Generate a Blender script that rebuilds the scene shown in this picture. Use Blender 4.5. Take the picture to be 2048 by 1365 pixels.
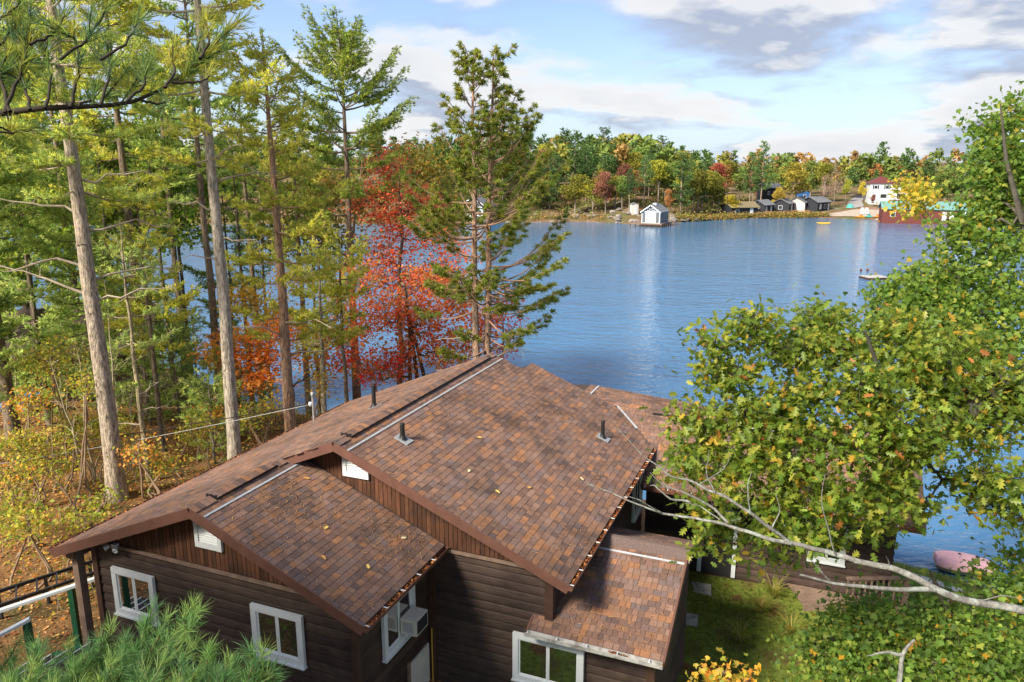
import bpy, math, random
import numpy as np
from mathutils import Vector, Matrix

S = bpy.context.scene
COL = S.collection
for o in list(bpy.data.objects): bpy.data.objects.remove(o)

# ------------------------------------------------------------------ camera, sky, sun, exposure
CAMZ = 15.0
PITCH = 0.22788
FPX = 1520.0
cd = bpy.data.cameras.new('camera'); cam = bpy.data.objects.new('camera', cd); COL.objects.link(cam)
cd.sensor_width = 36.0; cd.lens = 36.0 * FPX / 2048.0; cd.clip_start = 0.05; cd.clip_end = 6000
cam.location = (0, 0, CAMZ); cam.rotation_euler = (math.pi / 2 - PITCH, 0, 0)
S.camera = cam
S.cycles.max_bounces = 10; S.cycles.diffuse_bounces = 8; S.cycles.transparent_max_bounces = 12
S.render.resolution_x = 1024; S.render.resolution_y = 682

SUN_HEAD = math.radians(-132); SUN_EL = math.radians(40)
sdir = Vector((math.sin(SUN_HEAD) * math.cos(SUN_EL), math.cos(SUN_HEAD) * math.cos(SUN_EL), math.sin(SUN_EL)))
sl = bpy.data.lights.new('sun', 'SUN'); so = bpy.data.objects.new('sun', sl); COL.objects.link(so)
sl.energy = 3.2; sl.angle = math.radians(15.0); sl.color = (1.0, 0.90, 0.74)
so.rotation_euler = (-sdir).to_track_quat('-Z', 'Y').to_euler(); so.location = (-30, 5, 40)

vs = S.view_settings
vs.view_transform = 'Standard'; vs.look = 'None'; vs.gamma = 1.0; vs.exposure = 1.65; vs.use_curve_mapping = False

world = bpy.data.worlds.new('World'); S.world = world; world.use_nodes = True
def build_world():
    nt = world.node_tree; N = nt.nodes; L = nt.links; N.clear()
    def n(t, **k):
        x = N.new(t)
        for a, b in k.items(): setattr(x, a, b)
        return x
    def math_(op, a, b=None, c=None):
        x = n('ShaderNodeMath', operation=op)
        for i, v in enumerate((a, b, c)):
            if v is None: continue
            if isinstance(v, (int, float)): x.inputs[i].default_value = v
            else: L.new(v, x.inputs[i])
        return x.outputs[0]
    out = n('ShaderNodeOutputWorld'); bg = n('ShaderNodeBackground')
    sky = n('ShaderNodeTexSky', sky_type='NISHITA'); sky.sun_disc = False
    sky.sun_elevation = SUN_EL; sky.sun_rotation = SUN_HEAD % (2 * math.pi)
    sky.air_density = 1.0; sky.dust_density = 0.25; sky.ozone_density = 1.6
    tc = n('ShaderNodeTexCoord'); sp = n('ShaderNodeSeparateXYZ'); L.new(tc.outputs['Generated'], sp.inputs[0])
    X, Y, Z = sp.outputs
    zc = math_('MAXIMUM', Z, 0.0)
    def cloud(dz, off):
        zz = math_('ADD', math_('ADD', zc, dz), 0.16)
        cx = n('ShaderNodeCombineXYZ')
        L.new(math_('DIVIDE', X, zz), cx.inputs[0]); L.new(math_('DIVIDE', Y, zz), cx.inputs[1]); cx.inputs[2].default_value = off
        a = n('ShaderNodeTexNoise'); a.inputs['Scale'].default_value = 1.05; a.inputs['Detail'].default_value = 9; a.inputs['Roughness'].default_value = 0.52
        a.inputs['Distortion'].default_value = 0.15
        mp = n('ShaderNodeMapping'); mp.inputs['Location'].default_value = (11.4, 0.6, 0); mp.inputs['Scale'].default_value = (1.0, 0.9, 1)
        L.new(cx.outputs[0], mp.inputs[0]); L.new(mp.outputs[0], a.inputs['Vector'])
        return a.outputs[0]
    d0 = cloud(0.0, 1.7); d1 = cloud(0.035, 1.7)
    r = n('ShaderNodeMapRange'); r.interpolation_type = 'SMOOTHSTEP'; r.inputs[1].default_value = 0.43; r.inputs[2].default_value = 0.58
    L.new(d0, r.inputs[0]); cov = r.outputs[0]
    # light from above: thinner cloud above -> bright top, thicker above -> grey base
    df = math_('SUBTRACT', d0, d1)
    sh = n('ShaderNodeMapRange'); sh.inputs[1].default_value = -0.045; sh.inputs[2].default_value = 0.03; L.new(df, sh.inputs[0])
    thick = n('ShaderNodeMapRange'); thick.inputs[1].default_value = 0.5; thick.inputs[2].default_value = 0.72; L.new(d0, thick.inputs[0])
    lit = math_('SUBTRACT', sh.outputs[0], math_('MULTIPLY', thick.outputs[0], 0.35))
    mc = n('ShaderNodeMix', data_type='RGBA'); L.new(lit, mc.inputs[0])
    mc.inputs[6].default_value = (0.145, 0.163, 0.205, 1); mc.inputs[7].default_value = (0.312, 0.308, 0.303, 1)
    ms = n('ShaderNodeMix', data_type='RGBA', blend_type='MULTIPLY'); ms.inputs[0].default_value = 1.0
    L.new(sky.outputs[0], ms.inputs[6]); ms.inputs[7].default_value = (0.046, 0.050, 0.062, 1)
    hz = n('ShaderNodeMix', data_type='RGBA'); L.new(math_('MULTIPLY', math_('POWER', 2.718, math_("MULTIPLY", zc, -7.0)), 0.92), hz.inputs[0])
    L.new(ms.outputs[2], hz.inputs[6]); hz.inputs[7].default_value = (0.215, 0.257, 0.312, 1)
    mx = n('ShaderNodeMix', data_type='RGBA'); L.new(math_('MULTIPLY', cov, 0.92), mx.inputs[0])
    L.new(hz.outputs[2], mx.inputs[6]); L.new(mc.outputs[2], mx.inputs[7])
    L.new(mx.outputs[2], bg.inputs[0]); bg.inputs[1].default_value = 1.0
    L.new(bg.outputs[0], out.inputs[0])
build_world()

# ------------------------------------------------------------------ geometry helpers
def srgb(r, g, b):
    f = lambda c: (c / 255.0 / 12.92) if c / 255.0 <= 0.04045 else ((c / 255.0 + 0.055) / 1.055) ** 2.4
    return np.array([f(r), f(g), f(b)])
FW = np.array([0, math.cos(PITCH), -math.sin(PITCH)]); RT = np.array([1.0, 0, 0]); UP = np.cross(RT, FW)
def ray(px, py): return FW + RT * (px - 1024) / FPX - UP * (py - 682.5) / FPX
def pt(px, py, D): return np.array([0, 0, CAMZ]) + ray(px, py) * D          # D metres along the view axis
def onz(px, py, z):
    r = ray(px, py); return np.array([0, 0, CAMZ]) + r * ((z - CAMZ) / r[2])
UX, UY = 0.92665026, -0.37592459          # house axis u in the world
def hw(u, v, z): return np.array([u * UX - v * UY, u * UY + v * UX, z])
HROT = math.atan2(UY, UX)
def lerp(a, b, t): return a + (b - a) * t
def sstep(a, b, x):
    t = np.clip((np.asarray(x, float) - a) / (b - a), 0, 1); return t * t * (3 - 2 * t)
def nrm(a): return a / np.maximum(np.linalg.norm(a, axis=-1, keepdims=True), 1e-9)

class MB:
    def __init__(s): s.V = []; s.F = {3: [], 4: []}; s.C = []; s.n = 0
    def add(s, V, F, col=None):
        V = np.asarray(V, float).reshape(-1, 3); F = np.asarray(F, int)
        if len(F) == 0: return s
        s.V.append(V); s.F[F.shape[1]].append(F + s.n); s.n += len(V)
        if col is None: col = (0.5, 0.5, 0.5)
        col = np.asarray(col, float)
        s.C.append(np.broadcast_to(col, (len(V), 3)))
        return s
    def box(s, a, b, col=None):
        x0, y0, z0 = a; x1, y1, z1 = b
        V = [(x0, y0, z0), (x1, y0, z0), (x1, y1, z0), (x0, y1, z0), (x0, y0, z1), (x1, y0, z1), (x1, y1, z1), (x0, y1, z1)]
        return s.add(V, [(0, 3, 2, 1), (4, 5, 6, 7), (0, 1, 5, 4), (1, 2, 6, 5), (2, 3, 7, 6), (3, 0, 4, 7)], col)
    def beam(s, p, q, w, h, up=(0, 0, 1), col=None):
        p = np.array(p, float); q = np.array(q, float); d = nrm(q - p); up = np.array(up, float)
        sd = nrm(np.cross(d, up)); u2 = np.cross(sd, d)
        V = []
        for c in (p, q):
            for a, b in ((-1, -1), (1, -1), (1, 1), (-1, 1)): V.append(c + sd * a * w / 2 + u2 * b * h / 2)
        return s.add(V, [(0, 1, 2, 3), (7, 6, 5, 4), (0, 4, 5, 1), (1, 5, 6, 2), (2, 6, 7, 3), (3, 7, 4, 0)], col)
    def hexa(s, V, col=None):      # 8 points: bottom 4, top 4
        return s.add(V, [(0, 3, 2, 1), (4, 5, 6, 7), (0, 1, 5, 4), (1, 2, 6, 5), (2, 3, 7, 6), (3, 0, 4, 7)], col)
    def tube(s, P, R, k=6, col=None, cap=True):
        P = np.asarray(P, float); m = len(P); R = np.broadcast_to(np.asarray(R, float), (m,))
        T = np.gradient(P, axis=0); T = nrm(T)
        ref = np.array([0, 0, 1.0]) if abs(T[:, 2]).mean() < 0.8 else np.array([1.0, 0, 0])
        A = nrm(np.cross(T, ref)); B = np.cross(T, A)
        an = np.arange(k) * 2 * math.pi / k
        V = P[:, None, :] + R[:, None, None] * (np.cos(an)[None, :, None] * A[:, None, :] + np.sin(an)[None, :, None] * B[:, None, :])
        i = np.arange(m - 1)[:, None] * k; j = np.arange(k)[None, :]; j2 = (j + 1) % k
        F = np.stack([i + j, i + j2, i + k + j2, i + k + j], -1).reshape(-1, 4)
        s.add(V.reshape(-1, 3), F, col)
        if cap and k >= 5:
            c = P[-1]; VV = np.vstack([V[-1], c]); s.add(VV, [(a, (a + 1) % k, k) for a in range(k)], col if col is None or np.ndim(col) == 1 else None)
        return s
    def lathe(s, prof, k=12, col=None, c=(0, 0, 0)):
        prof = np.array(prof, float); an = np.arange(k) * 2 * math.pi / k
        V = np.stack([prof[:, None, 0] * np.cos(an), prof[:, None, 0] * np.sin(an), np.repeat(prof[:, 1:2], k, 1)], -1) + np.array(c)
        m = len(prof); i = np.arange(m - 1)[:, None] * k; j = np.arange(k)[None, :]; j2 = (j + 1) % k
        return s.add(V.reshape(-1, 3), np.stack([i + j, i + j2, i + k + j2, i + k + j], -1).reshape(-1, 4), col)
    def mesh(s, name, smooth=False):
        me = bpy.data.meshes.new(name)
        if s.n == 0: return me
        V = np.vstack(s.V); C = np.vstack(s.C)
        F3 = np.vstack(s.F[3]) if s.F[3] else np.zeros((0, 3), int); F4 = np.vstack(s.F[4]) if s.F[4] else np.zeros((0, 4), int)
        nl = F3.size + F4.size; npoly = len(F3) + len(F4)
        me.vertices.add(len(V)); me.vertices.foreach_set('co', V.astype(np.float32).ravel())
        me.loops.add(nl); me.polygons.add(npoly)
        me.loops.foreach_set('vertex_index', np.concatenate([F3.ravel(), F4.ravel()]).astype(np.int32))
        st = np.concatenate([np.arange(len(F3)) * 3, F3.size + np.arange(len(F4)) * 4]).astype(np.int32)
        me.polygons.foreach_set('loop_start', st)
        me.polygons.foreach_set('use_smooth', np.full(npoly, bool(smooth)))
        at = me.color_attributes.new('col', 'FLOAT_COLOR', 'POINT')
        at.data.foreach_set('color', np.hstack([C, np.ones((len(C), 1))]).astype(np.float32).ravel())
        me.update(calc_edges=True)
        return me
    def build(s, name, mat, parent=None, kind=None, smooth=False, loc=None, rot=None):
        me = s.mesh(name, smooth)
        if mat is not None: me.materials.append(mat)
        return link(name, me, parent, kind, loc, rot)

def link(name, data, parent=None, kind=None, loc=None, rot=None):
    o = bpy.data.objects.new(name, data); COL.objects.link(o)
    if parent is not None: o.parent = parent
    if kind: o['kind'] = kind
    if loc is not None: o.location = loc
    if rot is not None: o.rotation_euler = rot
    return o
def tag(o, label, cat, group=None, kind=None):
    o['label'] = label; o['category'] = cat
    if group: o['group'] = group
    if kind: o['kind'] = kind
    return o
def thing(name, label, cat, loc=(0, 0, 0), rz=0, group=None):
    o = link(name, None, loc=tuple(loc), rot=(0, 0, rz)); o.empty_display_size = 0.2
    return tag(o, label, cat, group)

# ------------------------------------------------------------------ materials
def mat(name, base=(0.5, 0.5, 0.5), rough=0.8, spec=0.3, attr=False, var=None, bump=None, transl=0.0, orand=None, stain=None, metal=0.0, vcol2=None, tcol=1.3, vscale=(1, 1, 1)):
    m = bpy.data.materials.new(name); m.use_nodes = True; nt = m.node_tree; N = nt.nodes; L = nt.links; N.clear()
    out = N.new('ShaderNodeOutputMaterial'); bs = N.new('ShaderNodeBsdfPrincipled')
    bs.inputs['Roughness'].default_value = rough; bs.inputs['Specular IOR Level'].default_value = spec; bs.inputs['Metallic'].default_value = metal
    geo = N.new('ShaderNodeNewGeometry'); pos = geo.outputs['Position']
    if vscale != (1, 1, 1):
        mp = N.new('ShaderNodeMapping'); mp.inputs['Scale'].default_value = vscale; L.new(pos, mp.inputs[0]); vpos = mp.outputs[0]
    else: vpos = pos
    if attr:
        a = N.new('ShaderNodeVertexColor'); a.layer_name = 'col'; c = a.outputs[0]
    else:
        a = N.new('ShaderNodeRGB'); a.outputs[0].default_value = (*base, 1); c = a.outputs[0]
    def noise(scale, detail=4, rough_=0.6, p=None):
        t = N.new('ShaderNodeTexNoise'); t.inputs['Scale'].default_value = scale; t.inputs['Detail'].default_value = detail; t.inputs['Roughness'].default_value = rough_
        L.new(p if p is not None else vpos, t.inputs['Vector']); return t.outputs[0]
    def mrange(x, a0, a1, b0, b1):
        r = N.new('ShaderNodeMapRange'); r.inputs[1].default_value = a0; r.inputs[2].default_value = a1; r.inputs[3].default_value = b0; r.inputs[4].default_value = b1
        L.new(x, r.inputs[0]); return r.outputs[0]
    def mixc(fac, A, B, bt='MIX'):
        x = N.new('ShaderNodeMix'); x.data_type = 'RGBA'; x.blend_type = bt
        if isinstance(fac, float): x.inputs[0].default_value = fac
        else: L.new(fac, x.inputs[0])
        for i, v in ((6, A), (7, B)):
            if isinstance(v, tuple): x.inputs[i].default_value = (*v, 1)
            else: L.new(v, x.inputs[i])
        return x.outputs[2]
    if var:        # (scale, amount): value variation
        hv = N.new('ShaderNodeHueSaturation'); L.new(mrange(noise(var[0], 5), 0.3, 0.7, 1 - var[1], 1 + var[1]), hv.inputs['Value']); L.new(c, hv.inputs['Color']); c = hv.outputs[0]
    if vcol2:      # (colour, scale, lo, hi)
        c = mixc(mrange(noise(vcol2[1], 5), vcol2[2], vcol2[3], 0, 1), c, tuple(vcol2[0]))
    if stain:      # (scale, lo, hi, colour)
        c = mixc(mrange(noise(stain[0], 6, 0.65, pos), stain[1], stain[2], 0, stain[4] if len(stain) > 4 else 0.8), c, tuple(stain[3]))
    if orand:      # (hue, value) by object
        oi = N.new('ShaderNodeObjectInfo'); hv = N.new('ShaderNodeHueSaturation')
        L.new(mrange(oi.outputs['Random'], 0, 1, 0.5 - orand[0], 0.5 + orand[0]), hv.inputs['Hue'])
        mm = N.new('ShaderNodeMath'); mm.operation = 'MULTIPLY'; mm.inputs[1].default_value = 7.31; L.new(oi.outputs['Random'], mm.inputs[0])
        fr = N.new('ShaderNodeMath'); fr.operation = 'FRACT'; L.new(mm.outputs[0], fr.inputs[0])
        L.new(mrange(fr.outputs[0], 0, 1, 1 - orand[1], 1 + orand[1]), hv.inputs['Value']); L.new(c, hv.inputs['Color']); c = hv.outputs[0]
    L.new(c, bs.inputs['Base Color'])
    if bump:       # list of (scale, strength, distance)
        prev = None
        for (sc, st, di) in bump:
            b = N.new('ShaderNodeBump'); b.inputs['Strength'].default_value = st; b.inputs['Distance'].default_value = di
            L.new(noise(sc, 5), b.inputs['Height'])
            if prev is not None: L.new(prev, b.inputs['Normal'])
            prev = b.outputs[0]
        L.new(prev, bs.inputs['Normal'])
    if transl > 0:
        tr = N.new('ShaderNodeBsdfTranslucent'); mx = N.new('ShaderNodeMixShader'); mx.inputs[0].default_value = transl
        g = mixc(1.0, c, (tcol, tcol, tcol * 0.75), 'MULTIPLY'); L.new(g, tr.inputs[0])
        L.new(bs.outputs[0], mx.inputs[1]); L.new(tr.outputs[0], mx.inputs[2]); L.new(mx.outputs[0], out.inputs[0])
    else: L.new(bs.outputs[0], out.inputs[0])
    return m
def glass_mat():
    m = bpy.data.materials.new('window_glass'); m.use_nodes = True; nt = m.node_tree; N = nt.nodes; L = nt.links; N.clear()
    out = N.new('ShaderNodeOutputMaterial'); gl = N.new('ShaderNodeBsdfGlossy'); gl.inputs['Roughness'].default_value = 0.03
    tr = N.new('ShaderNodeBsdfTransparent'); tr.inputs[0].default_value = (0.75, 0.8, 0.8, 1)
    fr = N.new('ShaderNodeFresnel'); fr.inputs[0].default_value = 1.6; mx = N.new('ShaderNodeMixShader')
    L.new(fr.outputs[0], mx.inputs[0]); L.new(tr.outputs[0], mx.inputs[1]); L.new(gl.outputs[0], mx.inputs[2]); L.new(mx.outputs[0], out.inputs[0])
    return m
def water_mat():
    m = bpy.data.materials.new('lake_water'); m.use_nodes = True; nt = m.node_tree; N = nt.nodes; L = nt.links; N.clear()
    out = N.new('ShaderNodeOutputMaterial'); bs = N.new('ShaderNodeBsdfPrincipled')
    bs.inputs['Base Color'].default_value = (0.05, 0.155, 0.31, 1); bs.inputs['Roughness'].default_value = 0.06; bs.inputs['IOR'].default_value = 1.333
    bs.inputs['Specular IOR Level'].default_value = 0.5
    geo = N.new('ShaderNodeNewGeometry')
    mp = N.new('ShaderNodeMapping'); mp.inputs['Rotation'].default_value = (0, 0, 0.35); mp.inputs['Scale'].default_value = (0.55, 1.0, 1); L.new(geo.outputs['Position'], mp.inputs[0])
    prev = None
    # calmer water close under the far shore
    sp = N.new('ShaderNodeSeparateXYZ'); L.new(geo.outputs['Position'], sp.inputs[0])
    nz = N.new('ShaderNodeTexNoise'); nz.inputs['Scale'].default_value = 0.02; L.new(geo.outputs['Position'], nz.inputs['Vector'])
    ad = N.new('ShaderNodeMath'); ad.operation = 'MULTIPLY_ADD'; L.new(nz.outputs[0], ad.inputs[0]); ad.inputs[1].default_value = 60; L.new(sp.outputs[1], ad.inputs[2])
    mr = N.new('ShaderNodeMapRange'); mr.inputs[1].default_value = 150; mr.inputs[2].default_value = 205; mr.inputs[3].default_value = 1.0; mr.inputs[4].default_value = 0.5; L.new(ad.outputs[0], mr.inputs[0])
    for sc, st, di in ((0.9, 1.0, 0.24), (2.6, 1.0, 0.12), (0.22, 0.8, 0.35)):
        t = N.new('ShaderNodeTexNoise'); t.inputs['Scale'].default_value = sc; t.inputs['Detail'].default_value = 3; L.new(mp.outputs[0], t.inputs['Vector'])
        b = N.new('ShaderNodeBump'); b.inputs['Distance'].default_value = di; L.new(t.outputs[0], b.inputs['Height'])
        ml = N.new('ShaderNodeMath'); ml.operation = 'MULTIPLY'; ml.inputs[1].default_value = st; L.new(mr.outputs[0], ml.inputs[0]); L.new(ml.outputs[0], b.inputs['Strength'])
        if prev is not None: L.new(prev, b.inputs['Normal'])
        prev = b.outputs[0]
    L.new(prev, bs.inputs['Normal']); L.new(bs.outputs[0], out.inputs[0])
    return m
M = {}
M['glass'] = glass_mat()
M['water'] = water_mat()
M['plank'] = mat('stained_siding', (0.040, 0.0245, 0.0195), 0.72, 0.35, orand=(0.012, 0.3), var=(4.0, 0.45), bump=[(26, 0.5, 0.012), (7, 0.5, 0.02)], stain=(1.1, 0.44, 0.72, (0.085, 0.056, 0.042)), vscale=(1, 1, 7))
M['vboard'] = mat('stained_vertical_board', attr=True, rough=0.75, var=(6.0, 0.35), bump=[(30, 0.3, 0.006)], vscale=(3, 3, 0.5), stain=(1.1, 0.52, 0.7, (0.018, 0.014, 0.010)))
M['fascia'] = mat('painted_fascia', (0.125, 0.058, 0.042), 0.55, 0.4, var=(4, 0.15), bump=[(40, 0.1, 0.004)])
M['trim'] = mat('dark_trim', (0.055, 0.028, 0.02), 0.6, 0.35, var=(5, 0.25))
M['white'] = mat('white_paint', (0.60, 0.64, 0.66), 0.45, 0.4, var=(3, 0.06))
M['vinyl'] = mat('white_vinyl', (0.66, 0.70, 0.70), 0.35, 0.45, var=(8, 0.05))
M['zinc'] = mat('zinc_strip', (0.36, 0.39, 0.42), 0.45, 0.5, var=(9, 0.2))
M['black'] = mat('black_plastic', (0.012, 0.012, 0.013), 0.5, 0.4)
M['dark_metal'] = mat('dark_metal', (0.02, 0.022, 0.028), 0.4, 0.5, var=(6, 0.3))
M['lead'] = mat('flashing', (0.25, 0.27, 0.29), 0.5, 0.5, var=(14, 0.3))
M['shingle'] = mat('asphalt_shingle', attr=True, rough=0.9, spec=0.2, var=(45, 0.28), bump=[(220, 0.25, 0.004)], stain=(0.75, 0.49, 0.72, (0.032, 0.027, 0.024), 0.7))
M['deckboard'] = mat('roof_deck', (0.05, 0.035, 0.03), 0.9)
M['dark_in'] = mat('painted_dark_board', (0.02, 0.02, 0.022), 0.9)  # dark of the unlit room painted as a board behind the glass
M['curtain'] = mat('curtain', (0.5, 0.5, 0.47), 0.9, var=(12, 0.15), vscale=(4, 4, .3))
M['ac'] = mat('beige_plastic', (0.55, 0.53, 0.47), 0.5, 0.4, var=(6, 0.08))
M['litter'] = mat('dead_leaves', attr=True, rough=0.85, transl=0.15)
M['bark'] = mat('pine_bark', attr=True, rough=0.95, spec=0.15, var=(16, 0.6), bump=[(14, 1.0, 0.10), (45, 0.8, 0.03)], vscale=(1, 1, 0.22), vcol2=((0.09, 0.065, 0.05), 22, 0.56, 0.66), stain=(2.2, 0.5, 0.72, (0.26, 0.25, 0.22), 0.5))
M['twig'] = mat('twig_bark', attr=True, rough=0.9, spec=0.15, var=(5, 0.25))
M['lichen'] = mat('lichen_bark', (0.17, 0.165, 0.15), 0.95, 0.1, var=(14, 0.35), bump=[(30, 0.8, 0.02)], stain=(9, 0.5, 0.6, (0.30, 0.33, 0.30), 0.8))
M['needle'] = mat('pine_needles', attr=True, rough=0.55, spec=0.3, transl=0.55, tcol=1.75)
M['leaf'] = mat('leaf', attr=True, rough=0.5, spec=0.3, transl=0.55, tcol=1.6)
M['sleaf'] = mat('big_leaf', attr=True, rough=0.42, spec=0.3, transl=0.52, tcol=1.6, orand=(0.012, 0.2))
M['concrete'] = mat('paving_stone', (0.36, 0.35, 0.33), 0.9, var=(4, 0.2), bump=[(30, 0.4, 0.01)], stain=(3, 0.55, 0.7, (0.06, 0.07, 0.03), 0.6))
M['green_paint'] = mat('green_paint', (0.012, 0.085, 0.04), 0.55, 0.4, var=(5, 0.25))
M['carpet'] = mat('tread_mat', (0.03, 0.03, 0.03), 0.95, var=(20, 0.3), stain=(2.5, 0.45, 0.65, (0.14, 0.07, 0.03), 0.7))
M['wood'] = mat('weathered_wood', (0.19, 0.13, 0.10), 0.85, var=(5, 0.3), bump=[(30, 0.4, 0.01)])
M['cedar'] = mat('cedar_wood', (0.36, 0.19, 0.08), 0.8, var=(5, 0.3))
M['rock'] = mat('granite_rock', (0.23, 0.20, 0.185), 0.9, var=(1.5, 0.4), bump=[(2.0, 0.8, 0.2), (14, 0.6, 0.04)], orand=(0.02, 0.25))
M['steel'] = mat('galvanised_steel', (0.4, 0.42, 0.43), 0.4, 0.5, metal=0.5, var=(8, 0.2))
M['copperleaf'] = mat('gutter_debris', attr=True, rough=0.9)
M['pink'] = mat('pink_cover', (0.70, 0.40, 0.43), 0.6, 0.2, var=(5, 0.12), bump=[(4, 0.5, 0.03)])
M['cream'] = mat('cream_plastic', (0.62, 0.52, 0.24), 0.45, 0.4)
M['blue'] = mat('blue_tarp', (0.03, 0.12, 0.35), 0.5, 0.4, var=(4, 0.2))
M['orange'] = mat('orange_plastic', (0.62, 0.23, 0.02), 0.45, 0.4)
M['yellow'] = mat('yellow_plastic', (0.66, 0.40, 0.04), 0.45, 0.4)
M['teal'] = mat('teal_plastic', (0.07, 0.38, 0.33), 0.45, 0.4)
M['red'] = mat('red_siding', (0.13, 0.035, 0.028), 0.7, var=(3, 0.2))
M['charcoal'] = mat('charcoal_siding', (0.022, 0.024, 0.032), 0.7, var=(3, 0.2))
M['grey_siding'] = mat('grey_siding', (0.115, 0.125, 0.145), 0.7, var=(3, 0.12))
M['greyroof'] = mat('grey_shingles', (0.15, 0.16, 0.175), 0.9, var=(5, 0.2))
M['brownroof'] = mat('brown_shingles', (0.17, 0.14, 0.08), 0.9, var=(5, 0.25))
M['redroof'] = mat('red_metal_roof', (0.12, 0.035, 0.032), 0.5, var=(3, 0.15))
M['tealroof'] = mat('teal_metal_roof', (0.13, 0.27, 0.25), 0.5, var=(2, 0.15))
M['pale'] = mat('pale_siding', (0.55, 0.52, 0.47), 0.8, var=(3, 0.1))

# ------------------------------------------------------------------ ground, lake, far shore
rng = np.random.default_rng(7)
NSX = [-400, -100, -60, -29, -15, -6, 0, 6, 12, 15.5, 19, 26, 60, 400]; NSY = [120, 75, 68, 58, 45, 41, 38, 32, 28, 26, 23.5, 18, 5, -60]
def snoise(x, y, f, s=0):
    x = np.asarray(x, float) * f; y = np.asarray(y, float) * f
    return (np.sin(x * 1.7 + y * 0.9 + s) + np.sin(x * -0.8 + y * 1.9 + 1.3 * s + 2) + np.sin(x * 2.9 + y * 2.3 + 0.7 * s) * 0.5 + np.sin(x * 0.4 - y * 3.1 + s * 2.1) * 0.4) / 2.9
def near_z(x, y):
    x = np.asarray(x, float); y = np.asarray(y, float)
    ys = np.interp(x, NSX, NSY); s = (np.interp(x + 2, NSX, NSY) - np.interp(x - 2, NSX, NSY)) / 4
    d = (ys + snoise(x, y, 0.35) * 0.8 - y) / np.sqrt(1 + s * s)
    z = np.where(d > 0, 4.4 * (1 - np.exp(-np.maximum(d, 0) / 8.0)), 0.3 * d)
    u = x * UX + y * UY; v = -x * UY + y * UX
    z = z - 0.75 * sstep(-9, -5, u) * sstep(24, 17, v) * (d > 0)
    return z + snoise(x, y, 0.9, 3) * 0.09 * sstep(0, 3, d) + 1.2 * sstep(-15, -40, x) * sstep(4, 16, d)
FSX = [-400, -155, -23, 18.5, 30, 36, 51, 68.5, 89.5, 102, 117, 131, 150, 400]; FSY = [190, 193, 200, 209, 199, 199, 209, 221, 223, 216, 214, 210, 204, 190]
def far_z(x, y):
    x = np.asarray(x, float); y = np.asarray(y, float)
    d = y - (np.interp(x, FSX, FSY) + snoise(x, y, 0.12, 5) * 1.6)
    st = sstep(66, 46, x)
    near = np.minimum(d, 28) * (0.20 * st + 0.055 * (1 - st)) + 0.25
    hill = np.maximum(d - 28, 0) * (0.055 + 0.02 * st); hill = 15 * np.tanh(hill / 15)
    z = np.where(d > 0, near + hill, 0.3 * d)
    return z + snoise(x, y, 0.06, 1) * 0.9 * sstep(5, 60, d) + snoise(x, y, 0.7, 9) * 0.25 * sstep(0, 3, d) * st
def hit(px, py, fn=far_z, lo=150, hi=600):
    r = ray(px, py); t = np.linspace(lo, hi, 1800)
    P = np.array([0, 0, CAMZ])[None] + r[None] * t[:, None]
    dz = P[:, 2] - fn(P[:, 0], P[:, 1]); k = np.argmax(dz < 0)
    return P[k] if dz[k] < 0 else P[-1]
def grid(fn, xs, ys):
    X, Y = np.meshgrid(xs, ys); Z = fn(X, Y); nx = len(xs); ny = len(ys)
    V = np.stack([X, Y, Z], -1).reshape(-1, 3)
    i = (np.arange(ny - 1)[:, None] * nx + np.arange(nx - 1)[None]).reshape(-1)
    return V, np.stack([i, i + 1, i + nx + 1, i + nx], -1)
def ground_mat():
    m = mat('forest_floor', (0.155, 0.082, 0.034), 0.95, 0.1, var=(5, 0.45), bump=[(6, 0.6, 0.06), (40, 0.8, 0.02)],
            vcol2=((0.06, 0.055, 0.022), 0.5, 0.5, 0.64), stain=(14, 0.52, 0.62, (0.30, 0.18, 0.075), 0.7))
    return m
def lawn_mat():
    return mat('lawn_grass', (0.15, 0.19, 0.035), 0.95, 0.1, var=(9, 0.45), bump=[(60, 0.8, 0.03)], vcol2=((0.13, 0.10, 0.035), 1.2, 0.5, 0.66))
M['ground'] = ground_mat(); M['lawn'] = lawn_mat()
M['farground'] = mat('far_forest_floor', (0.16, 0.10, 0.055), 0.95, 0.1, var=(0.5, 0.4), vcol2=((0.10, 0.10, 0.035), 0.12, 0.45, 0.6), stain=(0.35, 0.55, 0.66, (0.27, 0.24, 0.21), 0.8))
mb = MB(); xs = np.concatenate([np.linspace(-400, -60, 18)[:-1], np.linspace(-60, 40, 131), np.linspace(40, 400, 14)[1:]])
V, F = grid(near_z, xs, np.concatenate([np.linspace(-300, -20, 12)[:-1], np.linspace(-20, 80, 125), np.linspace(80, 130, 8)[1:]])); mb.add(V, F)
mb.build('ground', M['ground'], kind='structure', smooth=True)
# lawn on the right, a sheet just above the ground
xs = np.linspace(-5.0, 20, 110); ys = np.linspace(2, 30, 120); V, F = grid(lambda x, y: near_z(x, y) + 0.02, xs, ys)
c = V[F].mean(1); uu = c[:, 0] * UX + c[:, 1] * UY
vv = -c[:, 0] * UY + c[:, 1] * UX; F = F[(c[:, 2] > 0.5) & ((uu > -4.2 + 0.3 * np.sin(c[:, 1])) | ((uu > -8.5) & (vv < 13)))]  # strip before the front walls is unseen, added to green the window reflections
MB().add(V, F).build('lawn', M['lawn'], kind='structure', smooth=True)
mb = MB(); V, F = grid(far_z, np.concatenate([np.linspace(-900, -160, 20)[:-1], np.linspace(-160, 170, 150), np.linspace(170, 900, 20)[1:]]), np.concatenate([np.linspace(165, 290, 100), np.linspace(290, 1500, 30)[1:]])); mb.add(V, F)
mb.build('far_shore', M['farground'], kind='structure', smooth=True)
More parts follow.
